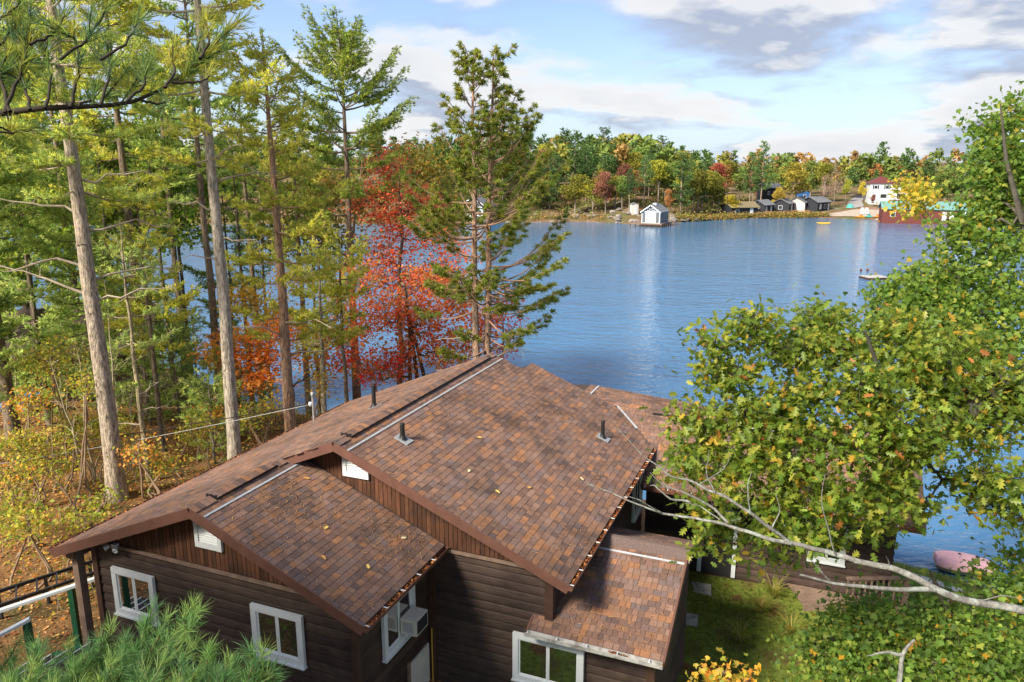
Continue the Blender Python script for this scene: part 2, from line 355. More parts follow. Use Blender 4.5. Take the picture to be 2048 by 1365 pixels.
mb = MB(); V, F = grid(lambda x, y: x * 0, np.linspace(-1500, 1500, 16), np.linspace(-400, 1500, 12)); mb.add(V, F)
mb.build('lake', M['water'], kind='structure')

# ------------------------------------------------------------------ the house
HU, HV, HZ = -9.0, 16.0, 3.0
house = thing('house', 'dark brown sided lake house with a long brown shingled gable roof', 'house', hw(HU, HV, HZ), HROT)
def L_(p): return np.asarray(p, float) - np.array([HU, HV, HZ])          # (u, v, world z) -> local
SL = 0.4125
ZE = 7.06; ZA = 8.686; ZB = 9.24; UA = -10.613; UB = -9.27
wall = MB()
wall.box(L_((-13.8, 10.38, 2.0)), L_((-7.33, 21.0, 7.1)))
wall.box(L_((-9.5, 13.19, 1.8)), L_((-4.53, 21.9, 7.0)))
wall.box(L_((-4.53, 13.19, 1.8)), L_((-2.38, 17.4, 5.75)))
# gable cores
def prism(mb, u0, ua, u1, z0, za, v0, v1):
    V = [L_(p) for p in ((u0, v0, z0), (u1, v0, z0), (ua, v0, za), (u0, v1, z0), (u1, v1, z0), (ua, v1, za))]
    mb.add(V, [(0, 1, 2), (5, 4, 3)]); mb.add(V, [(0, 3, 4, 1), (1, 4, 5, 2), (2, 5, 3, 0)])
prism(wall, -13.8, UA, -7.33, 7.1, 7.1 + 3.19 * SL, 10.385, 12.9)
prism(wall, -13.8, UB, -4.53, 7.0, 7.0 + 4.53 * SL, 13.195, 20.9)
wall = wall.build('wall', M['plank'], house)
_pm = {}
def planks(p0, p1, z0, z1, out, ex=0.2, parent=wall, skip=()):
    """horizontal log siding: one object per board, from p0 to p1 (u,v), facing 'out'"""
    p0 = np.array(p0, float); p1 = np.array(p1, float); Lg = np.linalg.norm(p1 - p0); d = (p1 - p0) / Lg; out = np.array(out, float)
    key = (round(Lg, 3), tuple(out), tuple(np.round(d, 2)))
    if key not in _pm:
        prof = np.array([(0.0, 0.0), (0.030, 0.004), (0.040, 0.03), (0.040, 0.09), (0.030, 0.155), (0.012, 0.196), (0.0, 0.2)]) * np.array([1, ex / 0.2])
        V = []
        for t in (0, Lg):
            for (o, z) in prof: V.append((d[0] * t + out[0] * o, d[1] * t + out[1] * o, z))
        n = len(prof); F = [(i, i + n, i + n + 1, i + 1) for i in range(n - 1)]
        m_ = MB().add(V, F); m_.add(np.vstack([V[:n]]), [(0, i, i + 1) for i in range(1, n - 1)]); m_.add(np.vstack([V[n:]]), [(0, i + 1, i) for i in range(1, n - 1)])
        me = m_.mesh('plank'); me.materials.append(M['plank']); _pm[key] = me
    z = z1 - ex
    while z > z0 - ex * 0.5:
        link('plank', _pm[key], parent, loc=tuple(L_((p0[0], p0[1], z)) + np.array([0, 0, random.uniform(-.004, .004)]))); z -= ex
random.seed(3)
planks((-13.8, 10.38), (-7.3, 10.38), 3.8, 7.22, (0, -1))
planks((-7.33, 10.40), (-7.33, 13.12), 2.4, 7.05, (1, 0))
planks((-7.27, 13.19), (-4.53, 13.19), 2.4, 7.0, (0, -1))
planks((-4.49, 13.19), (-2.38, 13.19), 2.4, 5.7, (0, -1))
planks((-4.53, 13.24), (-4.53, 21.9), 3.6, 7.0, (1, 0))
planks((-2.38, 13.22), (-2.38, 17.4), 2.4, 5.75, (1, 0))
planks((-13.8, 21.0), (-13.8, 10.42), 4.2, 7.0, (-1, 0))
# corner boards and trims
for nm, a, b in (('corner_board', (-7.36, 10.29, 2.0), (-7.235, 10.41, 7.2)), ('corner_board', (-13.86, 10.30, 3.8), (-13.72, 10.42, 7.2)),
                 ('corner_board', (-7.27, 13.08, 2.0), (-7.12, 13.2, 7.0)), ('corner_board', (-4.60, 13.10, 5.9), (-4.42, 13.24, 6.98)), ('corner_board', (-4.57, 17.55, 3.4), (-4.43, 17.75, 6.9)),
                 ('corner_board', (-2.46, 13.08, 2.0), (-2.30, 13.24, 5.6))):
    MB().box(L_(a), L_(b)).build(nm, M['trim'], house)
MB().beam(L_((-13.7, 10.31, 7.245)), L_((-7.3, 10.31, 7.245)), 0.05, 0.06).build('trim_board', M['wood'], house)
MB().beam(L_((-7.27, 13.12, 7.02)), L_((-4.6, 13.12, 7.02)), 0.05, 0.06).build('trim_board', M['wood'], house)
# vertical boards in the gables, too narrow to pick out singly
def vboards(u0, u1, zb, ua, za, v, w=0.105):
    mb = MB(); u = u0
    while u < u1:
        e = min(u + w - 0.012, u1)
        zt0 = za - SL * abs(u - ua); zt1 = za - SL * abs(e - ua)
        th = 0.02 + random.uniform(0, 0.006); c = srgb(86, 56, 40) * random.uniform(0.55, 1.25)
        if zt0 > zb and zt1 > zb:
            V = [L_(p) for p in ((u, v - th, zb), (e, v - th, zb), (e, v, zb), (u, v, zb), (u, v - th, zt0), (e, v - th, zt1), (e, v, zt1), (u, v, zt0))]
            mb.hexa(V, c)
        u += w
    mb.build('gable_boards', M['vboard'], house, kind='stuff')
vboards(-13.7, -7.36, 7.27, UA, ZA - 0.20, 10.38)
vboards(-13.4, -4.5, 7.05, UB, ZB - 0.20, 13.19)

# ---- roof deck
TH = 0.16
roof = MB()
def slab(pts, th=TH):
    P = [L_(p) for p in pts]; Q = [p - np.array([0, 0, th]) for p in P]; n = len(P)
    roof.add(P + Q, [(i, (i + 1) % n, n + (i + 1) % n, n + i)[::-1] for i in range(n)])
    if n == 4: roof.add(P + Q, [(0, 1, 2, 3), (7, 6, 5, 4)])
V0 = 10.0; VB = 12.75; VF = 21.2
slab([(-14.56, V0, ZE), (UA, V0, ZA), (UA, VB, ZA), (-14.56, VB, ZE)])
slab([(-14.56, VB + .001, ZE), (UB, VB + .001, ZB), (UB, VF, ZB), (-14.56, VF, ZE)])
slab([(UA, V0, ZA), (-6.889, V0, ZA - 3.724 * SL), (-6.889, 13.15, ZA - 3.724 * SL), (UA, 13.15, ZA)])
slab([(UB, VB, ZB), (-4.01, VB, ZB - 5.26 * SL), (-4.01, VF, ZB - 5.26 * SL), (UB, VF, ZB)])
SZ = lambda u: ZB - SL * (u - UB)
slab([(-8.2, VF + .001, SZ(-8.2)), (-4.01, VF + .001, SZ(-4.01)), (-4.01, 22.05, SZ(-4.01)), (-8.2, 22.05, SZ(-8.2))])
slab([(-11.5, VF + .001, SZ(-8.2) - 3.3 * SL), (-8.2, VF + .001, SZ(-8.2)), (-8.2, 22.05, SZ(-8.2)), (-11.5, 22.05, SZ(-8.2) - 3.3 * SL)])
slab([(-4.55 - .3, 12.85, 5.82), (-2.1, 12.85, 5.82), (-2.1, 15.35, 6.85), (-4.85, 15.35, 6.85)])
slab([(-4.5, 15.35, 6.85), (-2.1, 15.35, 6.85), (-2.1, 17.75, 5.86), (-4.5, 17.75, 5.86)])
DZ = lambda v: 7.71 + SL * (v - 22.28) if v < 22.28 else 7.71 - SL * (v - 22.28)
slab([(-3.99, 19.3, DZ(19.3)), (2.9, 19.3, DZ(19.3)), (2.9, 20.7, DZ(20.7)), (-3.99, 20.7, DZ(20.7))])
slab([(-3.99, 20.7, DZ(20.7)), (2.9, 20.7, DZ(20.7)), (2.9, 22.28, 7.71), (-5.56, 22.28, 7.71)])
slab([(-5.56, 22.28, 7.71), (2.9, 22.28, 7.71), (2.9, 25.3, DZ(25.3)), (-5.56, 25.3, DZ(25.3))])
CZ = lambda u: 7.56 - 0.075 * abs(u + 7.02)
slab([(-7.02, 21.9, CZ(-7.02)), (-0.5, 21.9, CZ(-.5)), (-0.5, 24.5, CZ(-.5)), (-7.02, 24.5, CZ(-7.02))])
slab([(-9.5, 21.9, CZ(-9.5)), (-7.02, 21.9, CZ(-7.02)), (-7.02, 24.5, CZ(-7.02)), (-9.5, 24.5, CZ(-9.5))])
slab([(-4.46, 18.9, 4.35), (-2.95, 18.9, 3.78), (-2.95, 20.3, 3.78), (-4.46, 20.3, 4.35)], 0.1)
roof = roof.build('roof', M['deckboard'], house)

# ---- shingles: wedge-shaped tabs in courses
PAL = [srgb(140, 112, 100), srgb(129, 104, 95), srgb(119, 99, 94), srgb(152, 118, 98), srgb(170, 126, 97), srgb(134, 112, 106), srgb(122, 106, 105), srgb(148, 121, 109), srgb(108, 91, 88)]
PAL = [c * k * np.array([1.0, .95, .90]) for c, k in zip(PAL, (.72, .72, .72, .70, .66, .74, .76, .73, .74))]
PW = np.array([.22, .17, .11, .13, .08, .10, .07, .08, .04]); PW = PW / PW.sum()
WID = [0.10, 0.125, 0.155, 0.20]
EXP = 0.143
allsh = []      # (origin local, along, up, normal, width, exposure, colour index, light)
def shingle_plane(o, along, up, inside, smax, tmax, exp=EXP):
    o = L_(o); along = np.array(along, float); up = nrm(np.array(up, float)); nn = np.cross(along, up)
    if nn[2] < 0: nn = -nn
    nc = int(tmax / exp) + 1
    for r in range(nc):
        t = r * exp; s = -random.uniform(0, 0.3); runc = 0; ci = 0
        while s < smax:
            w = WID[random.choices((0, 1, 2, 3), (3, 5, 3, 1))[0]]
            if runc <= 0: ci = rng.choice(len(PAL), p=PW); runc = random.choice((1, 1, 1, 2, 2, 3))
            runc -= 1
            s0 = max(s, 0.0); s1 = min(s + w, smax)
            if s1 - s0 > 0.03 and inside((s0 + s1) / 2, t + exp * 0.5):
                allsh.append((o + along * s0 + up * t, along, up, nn, s1 - s0, min(exp, tmax - t), ci, 1.0))
            s += w
def sd(a, b): return nrm(np.array(b, float) - np.array(a, float))
dL = sd((-14.56, 0, ZE), (UA, 0, ZA)); kL = 1 / dL[0]
shingle_plane((-14.60, V0 - .04, ZE - .04 * SL), (0, 1, 0), dL, lambda s, t: (t < (3.99 * kL) or s > VB - V0), VF - V0 + .08, (UB + 14.60) * kL)
dR = np.array([-1, 0, SL]); kR = math.sqrt(1 + SL * SL)
shingle_plane((-6.86, V0 - .04, ZA - 3.753 * SL), (0, 1, 0), dR, lambda s, t: True, 3.15, 3.753 * kR)
shingle_plane((-3.98, VB - .04, SZ(-3.98)), (0, 1, 0), dR, lambda s, t: (s < VF - VB + .05 or t < 4.2 * kR), 22.05 - VB + .04, 5.29 * kR)
shingle_plane((-4.88, 12.82, 5.82 - .03 * SL), (1, 0, 0), (0, 1, SL), lambda s, t: s > 0.36 or t < 0.38, 2.80, 2.53 * kR)
shingle_plane((-4.5, 17.78, 5.86 - .03 * SL), (1, 0, 0), (0, -1, SL), lambda s, t: True, 2.42, 2.42 * kR)
shingle_plane((-5.6, 19.27, DZ(19.27)), (1, 0, 0), (0, 1, SL), lambda s, t: (-5.6 + s > -3.99) or (t > 1.5 and s > 22.28 - 19.27 - t / kR + 0.0), 8.53, 3.01 * kR)
shingle_plane((-7.0, 21.95, CZ(-7.0)), (1, 0, -0.075), (0, 1, 0), lambda s, t: True, 6.5, 2.55)
shingle_plane((-2.92, 18.87, 3.775), (0, 1, 0), (-1, 0, 0.3775), lambda s, t: True, 1.46, 1.6)
# ridge caps
def caps(u, z, v0, v1, hw_=0.17, n=None):
    st = 0.14; n = int((v1 - v0) / st)
    for i in range(n):
        v = v0 + i * st; ci = int(rng.choice(len(PAL), p=PW))
        for sgn in (-1, 1):
            up = nrm(np.array([-sgn, 0, SL])); al = np.array([0, 1.0, 0])
            allcap.append((L_((u + sgn * hw_, v, z - SL * hw_ + 0.012 + 0.004 * (i % 2))), al, up, np.array([sgn * SL, 0, 1.0]) / math.sqrt(1 + SL * SL), st, hw_ * kR, ci))
allcap = []
caps(UA, ZA + .01, V0 - .04, 10.55); caps(UB, ZB + .01, VB - .04, 13.2)
caps(UA, ZA + .05, 10.55, 12.35, 0.15); caps(UB, ZB + .05, 13.2, 20.75, 0.15); caps(UB, ZB + .01, 20.75, VF)
caps(UA, ZA + .01, 12.35, 12.75)
def shverts(al, up, nn, w, e, tk=0.015):
    g = 0.005
    b0 = al * g; b1 = al * (w - g)
    return np.array([b0, b1, b1 + up * (e + .05), b0 + up * (e + .05), b0 + nn * tk, b1 + nn * tk, b1 + up * (e + .05) + nn * 0.003, b0 + up * (e + .05) + nn * 0.003])
SHF = [(4, 5, 6, 7), (0, 1, 5, 4), (1, 2, 6, 5), (3, 0, 4, 7)]
camL = Matrix.Rotation(-HROT, 4, 'Z') @ (Vector((0, 0, CAMZ)) - Vector(hw(HU, HV, HZ))); camL = np.array(camL)
ds = np.array([np.linalg.norm(a[0] - camL) + (40 if a[3][0] < -0.1 else 0) for a in allsh])
order = np.argsort(ds); near_ix = set(order[:300].tolist())
field = MB(); _sm = {}
for i, (o, al, up, nn, w, e, ci, lt) in enumerate(allsh):
    tk = 0.013 * (0.8 + 0.5 * ((i * 37) % 11) / 11)
    if i in near_ix:
        wq = round(w / 0.02) * 0.02; key = (tuple(np.round(al, 2)), tuple(np.round(nn, 2)), wq, ci, round(e, 2))
        if key not in _sm:
            me = MB().add(shverts(al, up, nn, w, e), SHF, PAL[ci]).mesh('shingle'); me.materials.append(M['shingle']); _sm[key] = me
        link('shingle', _sm[key], roof, loc=tuple(o))
    else:
        field.add(o + shverts(al, up, nn, w, e, tk), SHF, PAL[ci] * random.uniform(0.85, 1.15))
for (o, al, up, nn, w, e, ci) in allcap:
    V = shverts(al, up, nn, w, e - .05, 0.014); field.add(o + V, SHF, PAL[ci] * random.uniform(0.8, 1.1))
field.build('shingle_field', M['shingle'], roof, kind='stuff')
# E ridge cap (broad aluminium-brown cap) and hip ends
MB().hexa([L_(p) for p in ((-4.5, 15.05, 6.72), (-2.02, 15.05, 6.72), (-2.02, 15.7, 6.72), (-4.5, 15.7, 6.72), (-4.5, 15.3, 6.90), (-2.02, 15.3, 6.90), (-2.02, 15.4, 6.90), (-4.5, 15.4, 6.90))]).build('ridge_cap', mat('ridge_cap_paint', (0.115, 0.082, 0.074), 0.9, var=(30, .3)), roof)
# ridge vents
for u, z, a, b in ((UA, ZA, 10.55, 12.35), (UB, ZB, 13.2, 20.75)):
    mb = MB()
    for sgn in (-1, 1):
        mb.beam(L_((u + sgn * 0.125, a, z - .125 * SL + .028)), L_((u + sgn * 0.125, b, z - .125 * SL + .028)), 0.03, 0.05)
    mb.beam(L_((u, a - .01, z + .01)), L_((u, a + .03, z + .01)), 0.25, 0.06)
    mb.build('ridge_vent', M['black'], roof)
# zinc strips
def strip(a, b, w, up):
    MB().beam(L_(a), L_(b), w, 0.006, up).build('zinc_strip', M['zinc'], roof)
nR = (SL, 0, 1)
strip((UA + .33, 10.0, ZA - .33 * SL + .024), (UA + .33, 12.85, ZA - .33 * SL + .024), 0.045, nR)
strip((UB + .36, 12.72, ZB - .36 * SL + .024), (UB + .36, 21.2, ZB - .36 * SL + .024), 0.042, nR)
strip((-4.45, 15.0, 6.72), (-2.12, 15.0, 6.72), 0.05, (0, -SL, 1))
strip((-6.7, 23.0, CZ(-6.7) + .03), (-6.7, 24.5, CZ(-6.7) + .03), 0.06, (0, 0, 1))
strip((-5.45, 22.2, 7.69), (-4.62, 21.33, 7.34), 0.09, (.4, -.2, 1))
strip((-3.6, 21.9, DZ(21.9) + .03), (-0.5, 21.9, DZ(21.9) + .03), 0.04, (0, -SL, 1))
MB().beam(L_((-4.3, 22.0, DZ(22.0) + .04)), L_((2.7, 22.0, DZ(22.0) + .04)), 0.05, 0.05).build('ridge_vent', M['black'], roof)
# ---- fascia, rakes
def rake(p, q, w=0.04, h=0.2, mt='fascia'):
    p = L_(p); q = L_(q); MB().beam(p, q, w, h).build('fascia_board', M[mt], house)
rake((-14.6, V0 - .02, ZE - .11), (UA, V0 - .02, ZA - .09)); rake((UA, V0 - .023, ZA - .09), (-6.86, V0 - .023, ZA - 3.753 * SL - .10))
rake((-10.75, VB - .02, 8.63 - .10), (UB, VB - .02, ZB - .09)); rake((UB, VB - .023, ZB - .09), (-3.98, VB - .023, SZ(-3.98) - .10))
rake((-6.90, V0, ZA - 3.724 * SL - .09), (-6.90, 13.1, ZA - 3.724 * SL - .09), h=.16); rake((-4.03, VB, SZ(-4.01) - .09), (-4.03, 22.05, SZ(-4.01) - .09), h=.16)
rake((-14.57, V0, ZE - .09), (-14.57, VF, ZE - .09), h=.16)
rake((-4.85, 12.86, 5.74), (-2.1, 12.86, 5.74), h=.15); rake((-2.09, 12.82, 5.75), (-2.09, 15.35, 6.79), h=.18); rake((-2.09, 15.35, 6.79), (-2.09, 17.75, 5.80), h=.18); rake((-4.86, 12.82, 5.75), (-4.86, 13.1, 5.87), h=.16)
rake((-3.99, 19.3, DZ(19.3) - .09), (2.9, 19.3, DZ(19.3) - .09), h=.15); rake((2.9, 19.3, DZ(19.3) - .09), (2.9, 22.28, 7.62), h=.18); rake((-4.01, 19.3, DZ(19.3) - .09), (-4.01, 20.7, DZ(20.7) - .09), h=.18)
# ---- gutters
def gutter(p, q, out, full, seed):
    p = L_(p); q = L_(q); out = np.array(out, float); d = q - p; Lg = np.linalg.norm(d); d = d / Lg; r = np.random.default_rng(seed)
    prof = [(0.0, 0.0), (0.0, -0.10), (0.10, -0.10), (0.125, 0.0), (0.115, 0.0), (0.095, -0.092), (0.008, -0.092), (0.008, 0.0)]
    V = []
    for c in (p, q):
        for (a, z) in prof: V.append(c + out * a + np.array([0, 0, z]))
    n = len(prof); F = [(i, (i + 1) % n, n + (i + 1) % n, n + i) for i in range(n)]
    mb = MB().add(V, F); mb.add(np.array([V[1], V[2], V[3], V[0]]) - d * 0.002, [(0, 1, 2, 3)]); mb.add(np.array([V[n + 1], V[n + 2], V[n + 3], V[n]]) + d * 0.002, [(0, 1, 2, 3)])
    g = mb.build('gutter', M['fascia'] if full else M['gutterw'], house)
    for s in (np.arange(0.06, Lg, 0.62) if out[0] > -.5 else ()):
        MB().beam(p + d * s + out * 0.0, p + d * s + out * 0.122, 0.022, 0.01).build('gutter_bracket', M['white'], g)
    mb = MB(); n = int(Lg * 260)
    s = r.uniform(0, Lg, n); keep = (snoise(s, s * 0, 2.0, seed) > (-0.75 if full else 0.25)); s = s[keep]; n = len(s)
    P = p + d * s[:, None] + out * r.uniform(0.015, 0.105, n)[:, None] + np.array([0, 0, 1]) * r.uniform(-0.06, -0.005, n)[:, None]
    T = np.array([(-.5, -.3, 0), (.5, -.3, 0), (.5, .3, .2), (-.5, .3, .1)]); fr = rframes(n, r, 0.6); sz = r.uniform(0.015, 0.045, n)
    C = np.array([srgb(150, 84, 40), srgb(110, 60, 36), srgb(178, 120, 66), srgb(84, 50, 34)])[r.integers(0, 4, n)]
    leafset(mb, P, fr, sz, T, [(0, 1, 2, 3)], C); mb.build('leaf_debris', M['copperleaf'], g, kind='stuff')
    return g
def rframes(n, r, flat=0.5, normal=None):
    """random orthonormal frames (n,3,3): rows x, y(axis), z(normal); flat: how far normals point up"""
    nz = r.normal(size=(n, 3)); nz = nrm(nz); nz = nrm(nz * (1 - flat) + (np.array([0, 0, 1.0]) if normal is None else normal) * flat)
    t = r.normal(size=(n, 3)); x = nrm(np.cross(t, nz)); y = np.cross(nz, x)
    return np.stack([x, y, nz], 1)
def leafset(mb, P, fr, sz, T, F, C):
    n = len(P); T = np.asarray(T, float); F = np.asarray(F, int)
    V = P[:, None, :] + sz[:, None, None] * np.einsum('kj,njc->nkc', T, fr)
    FF = (np.arange(n)[:, None, None] * len(T) + F[None]).reshape(-1, F.shape[1])
    mb.add(V.reshape(-1, 3), FF, np.repeat(np.broadcast_to(C, (n, 3)), len(T), 0))
M['gutterw'] = mat('old_white_gutter', (0.50, 0.50, 0.49), 0.5, 0.4, var=(7, .2), stain=(3, .5, .65, (0.08, .05, .035), .7))
gutter((-6.87, V0 - .04, ZA - 3.753 * SL - .01), (-6.87, 13.1, ZA - 3.753 * SL - .01), (1, 0, 0), True, 1)
gutter((-4.0, VB - .05, SZ(-3.98) - .01), (-4.0, 21.0, SZ(-3.98) - .01), (1, 0, 0), True, 2)
gutter((-4.9, 12.83, 5.80), (-2.1, 12.83, 5.80), (0, -1, 0), False, 3)
gutter((-3.95, 19.28, DZ(19.28) - .01), (2.9, 19.28, DZ(19.28) - .01), (0, -1, 0), True, 4)
gutter((-14.58, V0 - .04, ZE - .01), (-14.58, VF, ZE - .01), (-1, 0, 0), True, 5)
# ---- windows: origin, right dir r, out dir o
def window(c, r, o, w, h, parent=house, dep=0.09, sashes=2, label=None, curtain=0):
    c = L_(c); r = np.array(r, float); o = np.array(o, float); z = np.array([0, 0, 1.0])
    def bx(a0, a1, z0, z1, d0, d1, mb=None):
        mb = mb or MB(); V = []
        for zz in (z0, z1):
            for (a, d) in ((a0, d0), (a1, d0), (a1, d1), (a0, d1)): V.append(c + r * a + o * d + z * zz)
        return mb.hexa(V)
    win = bx(-w / 2 + .1, w / 2 - .1, -h / 2 + .1, h / 2 - .1, 0.035, 0.041).build('window', M['dark_in'], parent)
    t = 0.125; fr = MB()
    bx(-w / 2, w / 2, h / 2 - t, h / 2, 0.02, dep, fr); bx(-w / 2, w / 2, -h / 2, -h / 2 + t, 0.02, dep, fr)
    bx(-w / 2, -w / 2 + t, -h / 2 + t, h / 2 - t, 0.02, dep, fr); bx(w / 2 - t, w / 2, -h / 2 + t, h / 2 - t, 0.02, dep, fr)
    fr.build('frame', M['white'], win)
    iw = w - 2 * t; ih = h - 2 * t; s = 0.035; sm = MB()
    for k in range(sashes):
        x0 = -iw / 2 + iw / sashes * k; x1 = x0 + iw / sashes; d = 0.062 - 0.008 * k
        bx(x0, x0 + s, -ih / 2, ih / 2, 0.042, d, sm); bx(x1 - s, x1, -ih / 2, ih / 2, 0.042, d, sm); bx(x0, x1, ih / 2 - s, ih / 2, 0.042, d - .002, sm); bx(x0, x1, -ih / 2, -ih / 2 + s, 0.042, d - .002, sm)
        bx(x0 + s, x1 - s, -ih / 2 + s, ih / 2 - s, 0.050 - .003 * k, 0.052 - .003 * k).build('pane', M['glass'], win)
    sm.build('sash', M['vinyl'], win)
    bx(-w / 2 - .02, w / 2 + .02, -h / 2 - .035, -h / 2, 0.02, dep + .035).build('sill', M['white'], win)
    if curtain: bx(-iw / 2, iw / 2, ih / 2 - ih * curtain, ih / 2, 0.042, 0.0455).build('curtain', M['curtain'], win)
    return win
window((-12.70, 10.345, 6.225), (1, 0, 0), (0, -1, 0), 1.16, 1.07, curtain=.28)
window((-9.02, 10.345, 6.22), (1, 0, 0), (0, -1, 0), 1.20, 1.08)
acw = window((-7.295, 11.80, 6.08), (0, 1, 0), (1, 0, 0), 1.22, 1.1, curtain=.5)
window((-4.515, 13.155, 4.93), (1, 0, 0), (0, -1, 0), 1.55, 1.10)
window((-4.495, 20.9, 5.55), (0, 1, 0), (1, 0, 0), 1.1, 1.5)
# ---- gable vents
def gvent(c, w, h):
    c = L_(c); mb = MB(); t = 0.09
    for a, b in (((-w / 2, -.06, h / 2 - t), (w / 2, 0, h / 2)), ((-w / 2, -.06, -h / 2), (w / 2, 0, -h / 2 + t * 1.2)), ((-w / 2, -.06, -h / 2 + t * 1.2), (-w / 2 + t, 0, h / 2 - t)), ((w / 2 - t, -.06, -h / 2 + t * 1.2), (w / 2, 0, h / 2 - t))):
        mb.box(c + np.array(a), c + np.array(b))
    g = mb.build('gable_vent', M['white'], house)
    MB().box(c + np.array((-w / 2 + t, -.006, -h / 2 + t)), c + np.array((w / 2 - t, -.001, h / 2 - t))).build('backing', M['lead'], g)
    n = 8
    for i in range(n):
        z = -h / 2 + t * 1.2 + (h - 2.2 * t) * (i + .5) / n
        V = []
        for x in (-w / 2 + t, w / 2 - t):
            for (y, dz) in ((-.050, -.014), (-.044, -.018), (-.012, .008), (-.018, .012)): V.append(c + np.array([x, y, z + dz]))
        MB().add(V, [(0, 1, 2, 3), (7, 6, 5, 4), (0, 4, 5, 1), (1, 5, 6, 2), (2, 6, 7, 3), (3, 7, 4, 0)]).build('slat', M['vinyl'], g)
gvent((-10.56, 10.35, 8.0), 0.66, 0.60); gvent((-9.02, 13.17, 8.62), 0.66, 0.60)
# ---- plumbing vents
def vpipe(u, v, z, h, sgn=1):
    c = L_((u, v, z)); p = MB().lathe([(0.0, h), (0.05, h), (0.055, h - .02), (0.055, -0.05)], 12, c=c).build('vent_pipe', M['black'], house, smooth=True)
    MB().lathe([(0.058, 0.10), (0.085, 0.02), (0.12, -0.03)], 12, c=c).build('boot', M['black'], p, smooth=True)
    MB().hexa([c + np.array(q) for q in ((-.14, -.15, .06 * sgn), (.2, -.15, -.08 * sgn), (.2, .15, -.08 * sgn), (-.14, .15, .06 * sgn), (-.14, -.15, .066 * sgn + .012), (.2, -.15, -.072 * sgn + .012), (.2, .15, -.072 * sgn + .012), (-.14, .15, .066 * sgn + .012))]).build('flashing', M['lead'], p)
vpipe(-8.45, 14.21, SZ(-8.45) + .02, 0.38); vpipe(-5.2, 19.54, SZ(-5.2) + .02, 0.5); vpipe(-10.92, 16.92, ZB - SL * (UB + 10.92) + .02, 0.62, -1)
# ---- porch post and beam under the left eave
MB().box(L_((-14.42, 10.25, 3.6)), L_((-14.25, 10.42, 6.85))).build('porch_post', M['wood'], house)
MB().box(L_((-14.42, 15.2, 3.6)), L_((-14.25, 15.37, 6.85))).build('porch_post', M['wood'], house)
MB().box(L_((-14.45, 10.15, 6.78)), L_((-14.22, 21.0, 6.95))).build('porch_beam', M['wood'], house)
# ---- flood light on the gable
fl = MB().box(L_((-13.15, 10.24, 7.20)), L_((-13.03, 10.33, 7.32))); fl = fl.build('flood_light', M['white'], house)
for dx in (-.1, .12):
    MB().lathe([(0.0, 0.0), (0.03, 0.0), (0.055, 0.09), (0.05, 0.1), (0.0, 0.085)], 10).build('lamp_head', M['white'], fl, loc=tuple(L_((-13.09 + dx, 10.22, 7.28))), rot=(1.9, 0, dx * 4))
# ---- basement door in the inner corner
dr = MB().box(L_((-7.29, 12.2, 2.75)), L_((-7.255, 13.02, 4.75))).build('door', M['pale'], house)
MB().box(L_((-7.29, 12.12, 2.7)), L_((-7.245, 12.2, 4.83))).build('door_frame', M['wood'], dr)
MB().tube([L_((-7.2, 13.06, z)) for z in (2.6, 3.5, 4.4, 5.1)], 0.012, 5).build('yellow_cable', M['yellow'], house)
# ---- D wing behind the oak: walls, door, windows, porch
dw = MB(); dw.box(L_((-4.4, 22.0, 2.0)), L_((2.6, 25.0, 6.6))); dw = dw.build('wing_wall', M['plank'], house)
planks((-4.4, 22.0), (2.6, 22.0), 2.6, 6.5, (0, -1), parent=dw)
planks((2.6, 22.0), (2.6, 25.0), 2.6, 6.5, (1, 0), parent=dw)
ddr = MB().box(L_((-2.6, 21.94, 2.75)), L_((-1.7, 21.965, 4.8))).build('door', M['dark_in'], house)
for a, b in (((-2.72, 21.9, 2.75), (-2.6, 21.97, 4.92)), ((-1.7, 21.9, 2.75), (-1.58, 21.97, 4.92)), ((-2.6, 21.9, 4.8), (-1.7, 21.97, 4.92))): MB().box(L_(a), L_(b)).build('door_frame', M['white'], ddr)
window((0.9, 21.965, 4.4), (1, 0, 0), (0, -1, 0), 1.0, 1.2)
for uu_ in (-3.05, -4.3): MB().beam(L_((uu_, 18.95, 3.0)), L_((uu_, 18.95, 3.9)), 0.08, 0.08, (0, 1, 0)).build('awning_brace', M['trim'], house)
# ---- air conditioner sits in the window
aco = thing('air_conditioner', 'beige window air conditioner in the white window under the leaf filled gutter', 'air conditioner', hw(-7.2, 12.02, 5.78), HROT)
MB().box((0, -.24, 0), (.36, .24, .34)).build('case', M['ac'], aco)
MB().box((.361, -.21, .03), (.368, .21, .31)).build('rear_grille', M['dark_metal'], aco)
for i in range(7): MB().box((.05 + i * .035, -.246, .06), (.065 + i * .035, -.2405, .28)).build('side_louvre', M['lead'], aco)

# ------------------------------------------------------------------ vegetation builders
DIAM = (np.array([(0, -.5, 0), (.32, 0, .06), (0, .5, 0), (-.32, 0, .06)]), np.array([(0, 1, 2), (0, 2, 3)]))
def _lobed(half, mids):
    """leaf outline from a half outline; folded along the midrib"""
    V = [(0, y, 0) for y in mids]; F = []
    nm = len(mids)
    for sgn in (1, -1):
        st = len(V)
        V += [(sgn * x, y, 0.22 * abs(x)) for x, y in half]
        k = len(half)
        # triangle strip between the outline and the midrib
        i = j = 0
        while i < k - 1 or j < nm - 1:
            adv_o = i < k - 1 and (j >= nm - 1 or half[i + 1][1] <= mids[j + 1])
            if adv_o: t = (j, st + i, st + i + 1); i += 1
            else: t = (j, st + i, j + 1); j += 1
            F.append(t if sgn > 0 else t[::-1])
    V = np.array(V, float); V[:, 1] -= 0.1
    return V, np.array(F)
OAK = _lobed([(0.02, 0.0), (0.23, .19), (0.10, .31), (0.36, .52), (0.13, .57), (0.27, .82), (0.08, .80), (0.0, 1.0)], [0.0, .44, 1.0])
